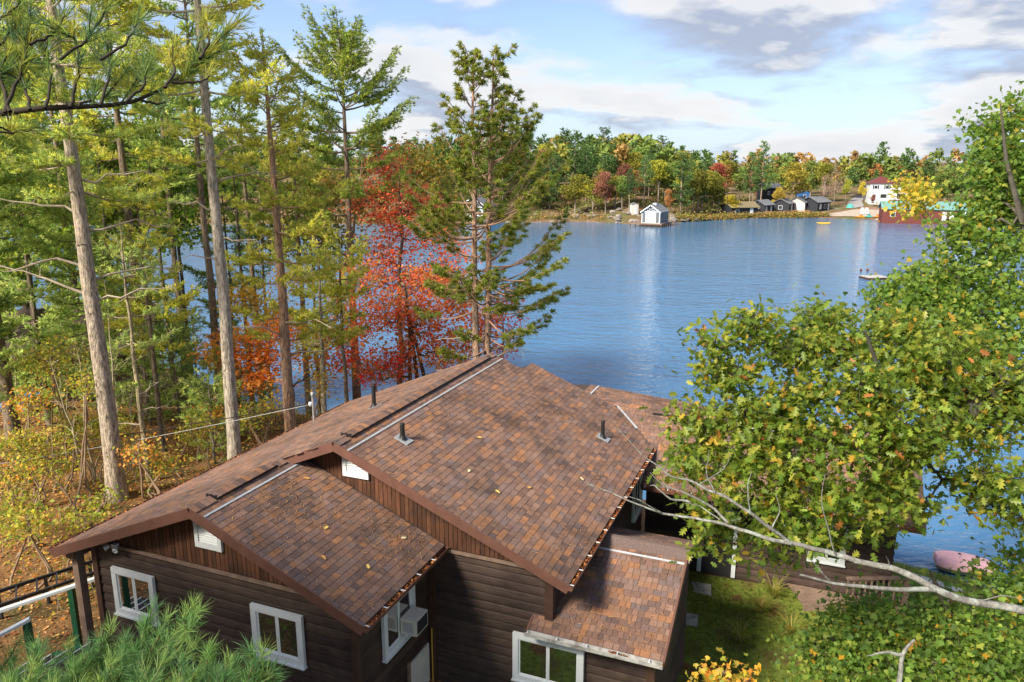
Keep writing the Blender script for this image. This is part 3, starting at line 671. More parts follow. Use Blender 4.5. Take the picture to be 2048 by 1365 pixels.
MAPLE = _lobed([(0.02, 0.0), (0.34, .02), (0.52, .42), (0.2, .52), (0.0, 1.0)], [0.0, .45, 1.0])
def leaves(mb, P, r, sz, shape, pal, pw=None, flat=0.5, jit=0.16, drop=0.0, normal=None):
    n = len(P); fr = rframes(n, r, flat, normal)
    if drop: fr[:, 1] = nrm(fr[:, 1] + np.array([0, 0, -drop])); fr[:, 0] = nrm(np.cross(fr[:, 1], fr[:, 2])); fr[:, 2] = np.cross(fr[:, 0], fr[:, 1])
    pal = np.asarray(pal); C = pal[r.choice(len(pal), n, p=pw)] * np.exp(r.normal(0, jit, (n, 1)))
    leafset(mb, P, fr, sz * r.uniform(0.5, 1.3, n), shape[0], shape[1], C)
def tufts(mb, P, D, r, k, ln, wd, pal, spread=0.75, upb=0.15, jit=0.15):
    """needle bundles: k thin triangles at every P, fanned round direction D"""
    n = len(P); D = nrm(D)
    d = nrm(D[:, None, :] + r.normal(0, spread * 0.6, (n, k, 3)) + np.array([0, 0, upb]))
    t = nrm(np.cross(d, r.normal(size=(n, k, 3)))); L = ln * r.uniform(0.7, 1.15, (n, k, 1))
    base = P[:, None, :] + d * 0.01
    V = np.stack([base - t * wd * 0.4, base + t * wd * 0.4, base + d * L * 0.6 + t * wd * 0.5, base + d * L * 1.0], 2)
    V[:, :, 3, 2] -= 0.12 * ln
    pal = np.asarray(pal); C = pal[r.integers(0, len(pal), n)] * np.exp(r.normal(0, jit, (n, 1)))
    C = np.repeat(C[:, None, :] * np.exp(r.normal(0, 0.08, (n, k, 1))), 4, 1).reshape(-1, 3) if k == 0 else np.repeat(np.repeat(C, k, 0), 4, 0)
    i = np.arange(n * k)[:, None] * 4
    mb.add(V.reshape(-1, 3), np.concatenate([i + np.array([[0, 1, 2]]), i + np.array([[0, 2, 3]])]), C)
def curve(p, q, sag=0.0, bend=0.0, n=6, r=None):
    p = np.array(p, float); q = np.array(q, float); t = np.linspace(0, 1, n)[:, None]
    P = p + (q - p) * t; P[:, 2] += sag * (4 * t[:, 0] * (1 - t[:, 0]))
    if r is not None and bend: P[1:-1] += r.normal(0, bend, (n - 2, 3)) * np.linalg.norm(q - p)
    return P
BARK = srgb(128, 108, 88) ; BARKG = srgb(138, 128, 114); DEAD = srgb(150, 138, 122)
GREENP = [srgb(128, 136, 54), srgb(112, 124, 50), srgb(142, 146, 62), srgb(96, 112, 48), srgb(150, 148, 70)]
def pine(label, base, h, r0, lo, Lmax, seed, hi=0.985, pal=GREENP, style='white', dens=1.0, group=None, dead=(), lean=(0, 0), top=None, gap=0.0, whorl=0.9, bark=BARKG, name='pine_tree', rise=0.0, skipside=None, k=7, tl=0.20, tw=0.033):
    r = np.random.default_rng(seed); bx_, by_ = base; bz = float(near_z(bx_, by_)) - 0.15
    root = thing(name, label, 'pine tree', (bx_, by_, bz), 0, group)
    tb = MB(); nb = MB(); ww = MB()
    zz = np.linspace(0, h, 16); t = zz / h
    TX = lean[0] * t + 0.06 * r.normal(size=16).cumsum() * 0.35 * (t > 0); TY = lean[1] * t + 0.06 * r.normal(size=16).cumsum() * 0.35
    TX -= TX[0]; TY -= TY[0]
    rad = r0 * (1 - t) ** 0.75 + 0.012; rad[0] *= 1.25
    tb.tube(np.stack([TX, TY, zz], 1), rad, 12, bark)
    at = lambda z: np.array([np.interp(z, zz, TX), np.interp(z, zz, TY), z]); ra = lambda z: np.interp(z, zz, rad)
    PT = []; PD = []
    z = lo * h; azo = r.uniform(0, 6.28)
    while z < h * hi:
        f = (z - lo * h) / (h * hi - lo * h)
        nbr = r.integers(3, 6); azo += 1.1
        for b in range(nbr):
            az = azo + b * 6.283 / nbr + r.normal(0, 0.35)
            if r.uniform() < gap: continue
            if skipside is not None and math.cos(az - skipside) > 0.55: continue
            if style == 'white': prof = (0.55 + 0.45 * math.sin(min(f * 2.6, 1.57))) * (1 - f) ** 0.36 + 0.06
            else: prof = (0.50 + 0.50 * math.sin(min(3.0, f * 3.4 + .35))) * (1 - f) ** 0.35 * 0.95 + 0.08
            L = Lmax * prof * r.uniform(0.5, 1.12)
            el = (0.02 + 0.75 * f ** 1.5 + rise) + r.normal(0, 0.10)
            if style == 'red': el = 0.02 + 0.95 * f + r.normal(0, .18)
            p0 = at(z + r.uniform(-.15, .15)); d = np.array([math.cos(az), math.sin(az), 0.0])
            n = 7; s = np.linspace(0, 1, n)
            P = p0 + d[None] * (L * s * math.cos(el))[:, None]; P[:, 2] += L * (math.sin(el) * s - 0.10 * np.sin(s * 3.14) + 0.12 * s ** 2.5)
            sd_ = np.array([-d[1], d[0], 0]); P += sd_[None] * (np.sin(s * 2.2 + r.uniform(0, 6)) * 0.06 * L * s)[:, None]
            ww.tube(P, np.maximum(0.010 + 0.011 * L * (1 - s) ** 1.0, 0.007), 5 if L > 1 else 4, bark * 0.75, cap=False)
            # branchlets
            s0 = 0.28 if style == 'white' else 0.55
            ns = max(3, int(L * (1 - s0) / (0.085 if style == 'white' else 0.15) * dens))
            for q in range(ns):
                sq = s0 + (1 - s0) * (q + r.uniform(0, .8)) / ns; sq = min(sq, 1.0)
                pp = np.array([np.interp(sq, s, P[:, c]) for c in range(3)]); sgn = 1 if q % 2 else -1
                lb = min(0.95, 0.30 * L * (1.15 - sq) + 0.16) * r.uniform(0.6, 1.15)
                dd = nrm(d * 0.75 + sd_ * sgn * r.uniform(0.4, 1.0) + np.array([0, 0, r.uniform(0.0, 0.32)]))
                if q == ns - 1: dd = nrm(d + np.array([0, 0, .3]))
                e = pp + dd * lb
                ww.tube(np.array([pp, (pp + e) / 2 + np.array([0, 0, -.02]), e]), [0.009, 0.007, 0.004], 3, bark * 0.7, cap=False)
                if style == 'white':
                    m = max(2, int(lb / 0.075)); tt = np.linspace(0.15, 1, m)
                    PT.append(pp[None] + (e - pp)[None] * tt[:, None] + r.normal(0, .05, (m, 3))); PD.append(np.repeat((dd + np.array([0, 0, .35]))[None], m, 0) + r.normal(0, .3, (m, 3)))
                else:
                    m = 5; tt = np.linspace(0.55, 1.0, m)
                    PT.append(pp[None] + (e - pp)[None] * tt[:, None]); PD.append(np.repeat((dd + np.array([0, 0, .45]))[None], m, 0))
        z += whorl * r.uniform(0.6, 1.35) * (1 - 0.45 * f)
    # leader
    PT.append(np.array([at(h * (1 - .02 * i)) for i in range(4)])); PD.append(np.repeat(np.array([[0, 0, 1.0]]), 4, 0))
    PT = np.vstack(PT); PD = np.vstack(PD)
    if style == 'white': tufts(nb, PT, PD, r, k, tl, tw, pal, 0.8, 0.2)
    else: tufts(nb, PT, PD, r, k + 5, 0.20, 0.030, pal, 1.5, 0.35)
    # dead limbs: (z fraction, azimuth, length)
    for (fz, az, L) in dead:
        p0 = at(fz * h); d = np.array([math.cos(az), math.sin(az), r.uniform(-.05, .25)])
        P = curve(p0, p0 + d * L, 0.05 * L, 0.03, 6, r); ww.tube(P, np.linspace(0.035, 0.008, 6) * min(1.3, L / 2 + .4), 5, DEAD, cap=False)
        for q in range(int(L * 3)):
            s = r.uniform(.25, 1); pp = np.array([np.interp(s, np.linspace(0, 1, 6), P[:, c]) for c in range(3)])
            e = pp + nrm(d + r.normal(0, .7, 3)) * r.uniform(.2, .7); ww.tube(np.array([pp, e]), [0.008, 0.003], 3, DEAD, cap=False)
    tb.build('trunk', M['bark'], root, smooth=True)
    ww.build('branches', M['twig'], root, kind='stuff')
    nb.build('crown', M['needle'], root)
    return root
def broadleaf(label, base, blobs, tr, nclus, lpc, lsz, pal, seed, pw=None, shape=DIAM, rc=0.32, flat=0.45, group=None, bark=BARK, name='maple_tree', cat='maple tree', fork=0.3, bz=None, shell=0.5, matl='leaf', indiv=0, drop=0.25, multi=1, barkmat='twig', limb_r=0.4, cflat=0.7):
    """blobs: (dx,dy,z,rx,ry,rz) relative to the base; leaf clusters in their shells, limbs running to them"""
    r = np.random.default_rng(seed); bx_, by_ = base; bz = (float(near_z(bx_, by_)) - 0.1) if bz is None else bz
    root = thing(name, label, cat, (bx_, by_, bz), 0, group)
    tb = MB(); lb = MB(); B = np.array(blobs, float)
    vol = (B[:, 3] * B[:, 4] * B[:, 5]) ** 0.75; cnt = r.multinomial(nclus, vol / vol.sum())
    top = B[:, 2].max(); cx = (B[:, 0] * vol).sum() / vol.sum(); cy = (B[:, 1] * vol).sum() / vol.sum()
    zf = fork * top
    stems = []
    for m in range(multi):
        ang = r.uniform(0, 6.28); off = 0.25 * (multi > 1)
        T = np.array([[off * math.cos(ang), off * math.sin(ang), -.1], [cx * .12 + off * 2 * math.cos(ang), cy * .12 + off * 2 * math.sin(ang), zf * .6], [cx * .45 + off * 3 * math.cos(ang), cy * .45, zf * 1.3], [cx * .8, cy * .8, top * .75], [cx, cy, top]])
        tt = np.linspace(0, 1, 12); TP = np.stack([np.interp(tt, np.linspace(0, 1, 5), T[:, c]) for c in range(3)], 1); TP[1:-1] += r.normal(0, .04, (10, 3)) * (top / 8)
        tb.tube(TP, tr * (1 - tt) ** 0.8 + 0.015, 9, bark); stems.append(TP)
    skP = [np.vstack([TP[3:] for TP in stems])]; skR = [np.concatenate([(tr * (1 - tt) ** 0.8 + 0.015)[3:] for _ in stems])]
    trunkax = np.vstack(stems); allP = []
    dist = np.array([np.sqrt(((trunkax - b[:3]) ** 2).sum(1)).min() for b in B])
    for bi in np.argsort(dist):
        b = B[bi]; c = b[:3]; SKP = np.vstack(skP); SKR = np.concatenate(skR)
        up_ = np.maximum(SKP[:, 2] - c[2] + 0.2 * b[5], 0); cost = np.sqrt(((SKP - c) ** 2).sum(1)) + 0.9 * up_ - 6 * np.minimum(SKR, .08)
        j = np.argmin(cost); p0 = SKP[j]; Ln = np.linalg.norm(c - p0); r1 = min(SKR[j] * .7, .018 + .02 * Ln + tr * limb_r * .25)
        LP = curve(p0, c, -0.06 * Ln, 0.05, 8, r); rl_ = np.linspace(r1, min(.02, r1 * .5), 8)
        tb.tube(LP, rl_, 6, bark, cap=False); skP.append(LP[2:]); skR.append(rl_[2:])
        SK = [LP[3:]]
        for q in range(5):
            d = nrm(r.normal(size=3)); e = c + d * b[3:] * 0.6; s_ = LP[r.integers(3, 8)]
            Q = curve(s_, e, 0.05, 0.06, 5, r); tb.tube(Q, np.linspace(0.016, 0.007, 5), 4, bark, cap=False); SK.append(Q[1:])
        SK = np.vstack(SK)
        n = cnt[bi]
        if n == 0: continue
        d = nrm(r.normal(size=(n, 3))); rad = r.uniform(0, 1, n) ** (shell * 0.67)
        P = c + d * rad[:, None] * b[3:] * (1 + 0.18 * r.normal(size=(n, 1)))
        for p in P:
            s_ = SK[np.argmin(((SK - p) ** 2).sum(1))]
            tb.tube(np.array([s_, (s_ + p) / 2 + np.array([0, 0, .04]), p]), [0.010, 0.007, 0.003], 3, bark * .9, cap=False)
        allP.append(P)
    P = np.vstack(allP); P = np.repeat(P, lpc, 0) + r.normal(0, rc, (len(P) * lpc, 3)) * np.array([1, 1, cflat])
    if indiv:
        w = P + np.array([bx_, by_, bz]); q = w - np.array([0, 0, CAMZ]); dep = q @ FW; ix = q @ RT / dep * FPX; iy = -(q @ UP) / dep * FPX
        vis = (dep > 1) & (abs(ix) < 1000) & (abs(iy) < 660); sc = np.where(vis, dep, 1e9)
        sel = np.argsort(sc)[:indiv]; mk = np.ones(len(P), bool); mk[sel] = False
        fl_ = MB(); leaves(fl_, P[mk], r, lsz, shape, pal, pw, flat, drop=drop); crown = fl_.build('crown', M[matl], root, kind='stuff')
        mes = []
        for ci in range(len(pal)):
            for v in range(2):
                m_ = MB(); f0 = np.eye(3)[None]; leafset(m_, np.zeros((1, 3)), f0, np.array([lsz]), shape[0] * np.array([1 + .15 * v, 1, 1 + 1.2 * v]), shape[1], np.asarray(pal[ci])[None])
                me = m_.mesh('leaf'); me.materials.append(M[matl]); mes.append(me)
        fr = rframes(len(sel), r, flat); fr[:, 1] = nrm(fr[:, 1] + np.array([0, 0, -drop])); fr[:, 0] = nrm(np.cross(fr[:, 1], fr[:, 2])); fr[:, 2] = np.cross(fr[:, 0], fr[:, 1])
        cc = r.choice(len(pal), len(sel), p=pw)
        for i, ix_ in enumerate(sel):
            o = link('leaf', mes[cc[i] * 2 + i % 2], crown); sz = r.uniform(.7, 1.2)
            mw = Matrix(fr[i].T.tolist()).to_4x4(); o.matrix_local = Matrix.Translation(P[ix_]) @ mw @ Matrix.Diagonal((sz, sz, sz, 1))
    else:
        leaves(lb, P, r, lsz, shape, pal, pw, flat, drop=drop); lb.build('crown', M[matl], root)
    tb.build('trunk', M[barkmat], root, smooth=True)
    return root

# ------------------------------------------------------------------ trees on the near shore, left of the house
def gpt(px, py): p = hit(px, py, near_z, 8, 90); return (p[0], p[1])
def xat(px, D, zoff=3.0):
    """ground point at view depth D under picture column px (columns follow the plumb line)"""
    y = D; x = 0
    for _ in range(8):
        z = float(near_z(x, y)); # depth along view axis of (x,y,z)
        y = (D + (z - CAMZ) * math.sin(PITCH)) / math.cos(PITCH); x = (px - 1024) / FPX * D
    return (x, y)
def bl(px, py, D, rpx, rpy, base, bz, rd=None):
    c = pt(px, py, D); rr = rpx * D / FPX
    return (c[0] - base[0], c[1] - base[1], c[2] - bz, rr, rr if rd is None else rd, rpy * D / FPX)
PI = math.pi
YG = [srgb(168, 170, 78), srgb(152, 160, 70), srgb(178, 174, 88), srgb(138, 148, 66), srgb(184, 176, 100)]
SG = [srgb(150, 164, 98), srgb(134, 152, 88), srgb(166, 174, 104), srgb(122, 142, 80)]
DG = [srgb(104, 124, 58), srgb(116, 134, 60), srgb(130, 142, 64), srgb(92, 112, 56), srgb(140, 146, 68)]
YG = [c * 1.18 for c in YG]; SG = [c * 1.18 for c in SG]; DG = [c * 1.12 for c in DG]
pine('tall white pine with a thick grey trunk and dead limbs, beside the lake house', gpt(235, 1000), 23, 0.285, 0.45, 3.9, 11, pal=SG + YG[:2], gap=0.12, lean=(-.25, .2),
     dead=((.30, 0.1, 2.6), (.31, 3.0, 3.0), (.33, 0.5, 2.8), (.35, 3.4, 3.2), (.40, 0.2, 2.6), (.42, 3.3, 2.4), (.38, -1.2, 1.5), (.47, .3, 2.5)), bark=srgb(170, 156, 138), dens=.9)
pine('tall straight white pine behind the roof, its trunk bare up to the treetops', xat(472, 28.0), 24.5, 0.235, 0.47, 3.6, 12, pal=YG, gap=0.12, bark=srgb(176, 166, 150), lean=(.1, 0),
     dead=((.36, -.3, 1.6), (.40, 3.5, 1.5), (.44, .4, 2.2), (.33, 3.0, 1.3), (.47, -.7, 2)), dens=.95)
pine('white pine with brown scaly trunk and yellow green tiers, second trunk from the roof mast', xat(588, 30.0), 16.2, 0.235, 0.32, 3.0, 13, pal=YG, gap=0.1, bark=srgb(164, 132, 108), lean=(-.2, 0), whorl=1.1, dens=1.1,
     dead=((.28, .3, 2.2), (.33, 3.2, 2.0), (.36, -.6, 2.6), (.30, 2.4, 1.4)), rise=.05)
pine('slim grey white pine with a ragged dead lower crown, nearest the roof mast', xat(658, 33.0), 8.6, 0.13, 0.55, 2.6, 14, pal=YG, gap=0.1, bark=srgb(150, 140, 126), dead=((.52, .2, 1.6), (.55, 2.7, 1.5), (.58, -1, 1.3), (.5, 4, 1.2)))
pine('open white pine rising above the red maples against the sky', xat(718, 41.0), 20.3, 0.24, 0.50, 4.8, 15, pal=DG + YG[1:2], gap=0.15, bark=srgb(130, 112, 96), whorl=1.15, rise=.12, dens=1.1)
bgp = 'white pines crowded along the shore'
pcol = [YG, SG, DG, YG, SG, DG, YG, SG]
for i, (px, D, h, r0, lo, Lm) in enumerate(((300, 37, 23, .24, .45, 3.6), (30, 31, 22, .26, .30, 3.6), (-70, 27, 21, .26, .25, 3.8), (175, 42, 21, .22, .4, 3.2), (375, 43, 19, .2, .58, 2.8), (525, 44, 18, .2, .62, 2.6), (620, 43, 17, .18, .58, 2.6), (445, 38, 22, .2, .55, 3.2))):
    pine(['tall white pine standing between the thick grey trunk and the lake', 'bushy white pine at the dark cabin', 'bushy white pine outermost on the cabin side', 'dark trunked pine beside the cabin wall', 'slim pine on the shore behind the yellow green saplings',
          'slim pine on the shore behind the orange maple', 'slim pine on the shore behind the slim grey pine', 'tall thin pine just left of the bare trunked white pine'][i] if i != 7 else 'tall thin pine close behind the bare trunked white pine',
         xat(px, D), h, r0, lo, Lm, 30 + i, pal=pcol[i], gap=0.12, group=bgp, dens=.7, whorl=1.0, k=5, tl=.27, tw=.058, bark=srgb(130, 114, 98), dead=((.2, 1, 1.4), (.26, 3.5, 1.5), (.3, 5.2, 1.2)))
for i, (px, D, h, r0) in enumerate(((352, 40, 14, .12), (388, 45, 15, .13), (505, 41, 14, .12), (545, 46, 13, .11), (640, 45, 13, .11), (250, 41, 15, .14), (90, 38, 15, .16))):
    pine('thin dark pine pole on the shore, its bare trunk against the water', xat(px, D), h, r0, 0.62, 1.6, 50 + i, pal=DG, gap=0.35, group='thin pine poles along the shore', dens=.6, tl=.26, tw=.04, bark=srgb(92, 78, 66), dead=((.3, 1, 1), (.4, 3.5, 1.1), (.5, 5.2, .9), (.25, .2, .9)))
# half grown pines filling the gaps
for i, (px, D, h, lo, Lm, pal_, lab) in enumerate(((205, 33, 12, .2, 2.6, SG, 'half grown white pine behind the leaning grey trunk'), (330, 31, 11, .42, 2.5, YG, 'half grown yellow green pine between the grey trunk and the bare trunked pine'), 
                                              (700, 34, 9.5, .55, 2.2, YG, 'half grown pine leaning into the rusty maple'), (100, 34, 13, .15, 2.8, SG, 'half grown soft green pine in front of the green maple'), (-20, 29, 14, .2, 3.0, SG, 'half grown pine at the outer end of the cabin'), (265, 45, 15, .3, 3, DG, 'half grown dark pine behind the large green oak'), (480, 47, 15, .3, 3, DG, 'half grown dark pine on the shore behind the golden maple'))):
    pine(lab, xat(px, D), h, .1, lo, Lm, 150 + i, pal=pal_, gap=.15, group='half grown pines', dens=.8, whorl=.8, k=5, tl=.25, tw=.052, bark=srgb(120, 106, 90))
# saplings
pine('slender young white pine with a pale trunk, beside the leaning grey trunk', gpt(300, 962), 9.5, 0.095, 0.42, 1.9, 61, pal=SG, gap=.25, bark=srgb(160, 148, 118), dens=.7, dead=((.3, .2, 1.0), (.24, 3, 1.1), (.35, 1.2, 1.2)))
sapl = [((430, 928), 3.6, 1.5), ((360, 850), 5.5, 1.9), ((400, 800), 5.0, 1.7), ((150, 800), 5.5, 1.9), ((40, 700), 6.0, 2.0), ((330, 760), 6, 1.9)]
for i, ((px, py), h, Lm) in enumerate(sapl):
    pine(['low soft white pine sapling at the edge of the roof', 'soft green young pine behind the power line', 'young pine under the orange maple', 'young pine in front of the dark cabin', 'young pine at the cabin eave', 'young pine behind the slender sapling'][i],
         gpt(px, py), h, 0.05, 0.10, Lm, 70 + i, pal=SG, group='young pines under the tall ones', dens=1.0, whorl=.6, rise=.15)

RED = [srgb(220, 112, 82), srgb(208, 94, 76), srgb(226, 132, 86), srgb(200, 116, 80), srgb(170, 136, 84)]
ORED = [srgb(224, 140, 84), srgb(212, 122, 76), srgb(218, 100, 80), srgb(192, 138, 82), srgb(162, 144, 82), srgb(232, 158, 98)]
BRED = [srgb(226, 52, 56), srgb(206, 40, 48), srgb(216, 78, 50)]
ORA = [srgb(232, 164, 76), srgb(224, 148, 68), srgb(236, 180, 92), srgb(214, 136, 66)]
GOLD = [srgb(216, 178, 66), srgb(202, 166, 66), srgb(222, 172, 60), srgb(176, 160, 70)]
GRN = [srgb(96, 128, 46), srgb(112, 140, 50), srgb(84, 114, 42), srgb(132, 150, 54), srgb(154, 158, 54)]
YEL = [srgb(168, 166, 66), srgb(148, 158, 62), srgb(184, 174, 76), srgb(126, 146, 60), srgb(190, 156, 76)]
def bt(label, px, D, blobs, **k):
    b = xat(px, D); bz = float(near_z(*b)) - .1
    return broadleaf(label, b, [bl(x, y, dd, rx, ry, b, bz) for (x, y, dd, rx, ry) in blobs], bz=bz, **k)
bt('tall red maple with scarlet upper crown between the pines', 800, 40, [(775, 330, 40, 42, 50), (745, 400, 39.5, 55, 45), (800, 440, 40, 62, 50), (840, 400, 40.5, 45, 40), (760, 500, 40, 70, 45), (870, 480, 40, 50, 45), (810, 560, 40.5, 70, 50), (900, 545, 40, 45, 45)],
   tr=.17, nclus=560, lpc=13, lsz=.20, pal=RED, seed=81, rc=.40, flat=.5, cflat=.5, fork=.35, bark=srgb(84, 70, 60))
bt('rusty orange red maple in front of the lake, behind the roof ridge', 850, 36, [(720, 560, 36, 55, 45), (700, 680, 36, 48, 45), (770, 630, 35.5, 60, 50), (850, 640, 36, 60, 55), (920, 600, 36.5, 50, 50), (900, 700, 35.5, 55, 45), (800, 720, 35.5, 60, 40), (960, 660, 36, 40, 45), (860, 560, 37, 55, 40), (735, 740, 36, 45, 28), (690, 620, 36, 36, 30), (670, 720, 36, 34, 24)],
   tr=.15, nclus=760, lpc=13, lsz=.195, pal=ORED, seed=82, rc=.40, flat=.5, cflat=.5, fork=.25, bark=srgb(92, 76, 64), multi=3)
bt('crimson red maple glowing beside the twin red pines', 1000, 37, [(1010, 600, 37, 28, 34), (1025, 660, 37, 32, 28), (985, 640, 37, 26, 34), (1000, 700, 37, 32, 20), (780, 742, 36, 24, 16), (700, 705, 36, 26, 20)][:4],
   tr=.08, nclus=80, lpc=11, lsz=.15, pal=BRED, seed=83, rc=.3, fork=.3)
bt('small bright scarlet maple low behind the roof edge', 770, 34, [(785, 735, 34, 26, 22), (740, 755, 34, 20, 16), (700, 715, 34, 24, 20)], tr=.06, nclus=50, lpc=11, lsz=.13, pal=BRED, seed=84, rc=.25, fork=.3)
bt('orange leaved maple between the two nearest pine trunks', 490, 33, [(505, 690, 33, 58, 45), (450, 720, 32.5, 45, 38), (545, 720, 33, 45, 40), (510, 765, 32.5, 48, 28), (430, 690, 33.5, 30, 25), (560, 660, 33.5, 40, 26)], tr=.10, nclus=300, lpc=14, lsz=.18, pal=ORA, seed=85, rc=.36, flat=.65, cflat=.5, fork=.35, multi=2)
bt('golden maple behind the brown pine trunk', 590, 37, [(560, 640, 37, 52, 38), (620, 690, 37, 40, 40), (480, 600, 38, 50, 32), (640, 740, 36.5, 28, 30), (590, 560, 38, 45, 28)], tr=.10, nclus=280, lpc=13, lsz=.18, pal=GOLD, seed=86, rc=.36, fork=.35)
bt('large green oak behind the leaning grey trunk', 270, 43, [(250, 400, 43, 80, 60), (330, 360, 43, 70, 60), (300, 280, 43, 75, 55), (200, 300, 44, 70, 60), (360, 450, 42, 60, 45), (240, 480, 42, 60, 40), (420, 340, 44, 60, 50), (330, 200, 44, 60, 50)],
   tr=.24, nclus=800, lpc=15, lsz=.27, pal=GRN, seed=87, rc=.45, fork=.4, name='oak_tree', cat='oak tree', bark=srgb(86, 76, 64))
bt('green maple reaching over the dark cabin', 60, 40, [(60, 420, 40, 80, 70), (130, 500, 39, 60, 50), (20, 540, 39, 60, 60), (90, 320, 41, 80, 60), (10, 250, 40, 70, 60), (30, 130, 40, 80, 60), (110, 200, 41, 60, 60)],
   tr=.22, nclus=800, lpc=15, lsz=.27, pal=GRN, seed=88, rc=.45, fork=.3, bark=srgb(86, 76, 64))
bt('olive gold maple behind the red maple crown', 640, 46, [(620, 420, 46, 60, 50), (680, 380, 46, 60, 45), (560, 470, 46, 60, 45), (660, 480, 45, 50, 45), (860, 360, 47, 60, 40), (900, 430, 47, 60, 45), (830, 320, 47, 50, 35)], tr=.2, nclus=560, lpc=14, lsz=.27, pal=[srgb(120, 116, 46), srgb(136, 120, 48), srgb(104, 108, 46), srgb(150, 116, 50)], seed=89, rc=.45, fork=.35)
# yellow green undergrowth
for i, (px, py, D, rx, ry, pal, lab) in enumerate(((110, 720, 27, 72, 52, YEL, 'yellow green maple sapling in front of the dark cabin'), (60, 800, 26, 45, 40, ORA[:2] + YEL, 'orange tinged sapling beside the blue tarp'), (175, 770, 25, 34, 26, YEL, 'yellow leaved shrub against the leaning trunk'),
                                                     (30, 1010, 22, 52, 30, YEL, 'bright yellow green bush on the leafy slope'), (210, 1000, 23, 28, 20, GRN + YEL, 'small green bush at the foot of the grey trunk'), (100, 930, 25, 60, 26, YEL, 'thin yellow bush under the power line'),
                                                     (500, 830, 29, 40, 26, YEL, 'yellow green bush between the two nearest pine trunks'), (640, 770, 31, 26, 30, YEL + GOLD, 'small gold bush at the roof mast'), (280, 900, 25, 40, 22, YEL + ORA, 'scrubby autumn bush at the slender young pine'))):
    b = xat(px, D); bz = float(near_z(*b)) - .1
    B = [bl(px + ox * rx, py + oy * ry, D + od, rx * .55, ry * .6, b, bz) for ox, oy, od in ((-.5, .1, 0), (.45, -.1, .3), (0, -.45, -.2), (.05, .4, -.4), (-.2, 0, .5))]
    broadleaf(lab, b, B, .035, int(rx * ry / 26), 9, .13, pal, 100 + i, rc=.22, bz=bz, name='shrub', cat='shrub', fork=.15, multi=3, group='undergrowth shrubs on the slope')
def bare(label, base, h, r0, seed, col=DEAD, n=16, lean=(0, 0), group=None, name='bare_sapling'):
    r = np.random.default_rng(seed); root = thing(name, label, 'sapling', (*base, float(near_z(*base)) - .1), 0, group); mb = MB()
    t = np.linspace(0, 1, 9); P = np.stack([lean[0] * t + .05 * r.normal(size=9).cumsum(), lean[1] * t + .05 * r.normal(size=9).cumsum(), h * t], 1)
    mb.tube(P, r0 * (1 - t) + .006, 6, col); br = MB()
    for i in range(n):
        s = r.uniform(.3, .97); p = np.array([np.interp(s, t, P[:, c]) for c in range(3)]); az = r.uniform(0, 6.28); L = h * .28 * (1.1 - s) * r.uniform(.6, 1.3)
        d = np.array([math.cos(az), math.sin(az), r.uniform(.3, 1.1)]); Q = curve(p, p + nrm(d) * L, .04, .06, 5, r); br.tube(Q, np.linspace(.4 * r0 * (1 - s) + .006, .003, 5), 4, col, cap=False)
        for q in range(3):
            pp = Q[r.integers(1, 5)]; br.tube(np.array([pp, pp + nrm(d + r.normal(0, .6, 3)) * L * .4]), [.005, .002], 3, col, cap=False)
    mb.build('trunk', M['twig'], root, smooth=True); br.build('branches', M['twig'], root, kind='stuff'); return root
for i, (px, py, h, ln) in enumerate(((245, 975, 7.5, (.3, 0)), (190, 970, 5.5, (-.2, 0)), (180, 985, 5.0, (-.5, 0)), (270, 930, 6.5, (.5, .2)), (330, 880, 6.0, (-.3, 0)), (520, 830, 5.0, (.2, 0)), (40, 850, 6, (.1, 0)), (130, 900, 4.5, (.9, 0)), (610, 800, 5, (0, 0)))):
    bare('thin leafless pale sapling among the trunks on the slope', gpt(px, py), h, .045, 130 + i, srgb(160, 148, 122), 14, ln, 'leafless saplings on the slope')
for i, (px, py, D, rx, ry, pal, lab) in enumerate(((45, 890, 25, 56, 34, YEL, 'spreading yellow bush beside the outermost leafless sapling'), (150, 860, 27, 46, 34, YEL + GRN[3:], 'loose yellow green bush behind the leaning trunk'), (225, 850, 28, 36, 34, YEL, 'tall thin yellow shrub right of the leaning trunk'), (335, 925, 26, 36, 22, YEL + ORA[:1], 'low golden shrub near the low pine sapling'),
                                                   (385, 860, 28, 34, 30, YEL, 'yellow shrub behind the low pine sapling'), (60, 1050, 20, 60, 22, YEL, 'lime green low growth on the leafy slope by the metal frame'), (170, 1040, 21, 44, 16, YEL + GRN[3:], 'low green growth on the leafy slope below the leaning trunk'), (545, 815, 31, 34, 26, YEL + GOLD, 'gold shrub under the orange maple'), (420, 830, 30, 34, 26, ORA + YEL, 'orange shrub under the orange maple'), (20, 950, 23, 46, 24, YEL + ORA[:1], 'bright mixed shrub beside the yellow green bush'))):
    b = xat(px, D); bz = float(near_z(*b)) - .1
    B = [bl(px + ox * rx, py + oy * ry, D + od, rx * .55, ry * .6, b, bz) for ox, oy, od in ((-.5, .1, 0), (.45, -.1, .3), (0, -.45, -.2), (.05, .4, -.4), (-.2, 0, .5))]
    broadleaf(lab, b, B, .03, int(rx * ry / 20), 9, .13, pal, 700 + i, rc=.24, bz=bz, name='shrub', cat='shrub', fork=.15, multi=3, group='undergrowth shrubs on the slope')
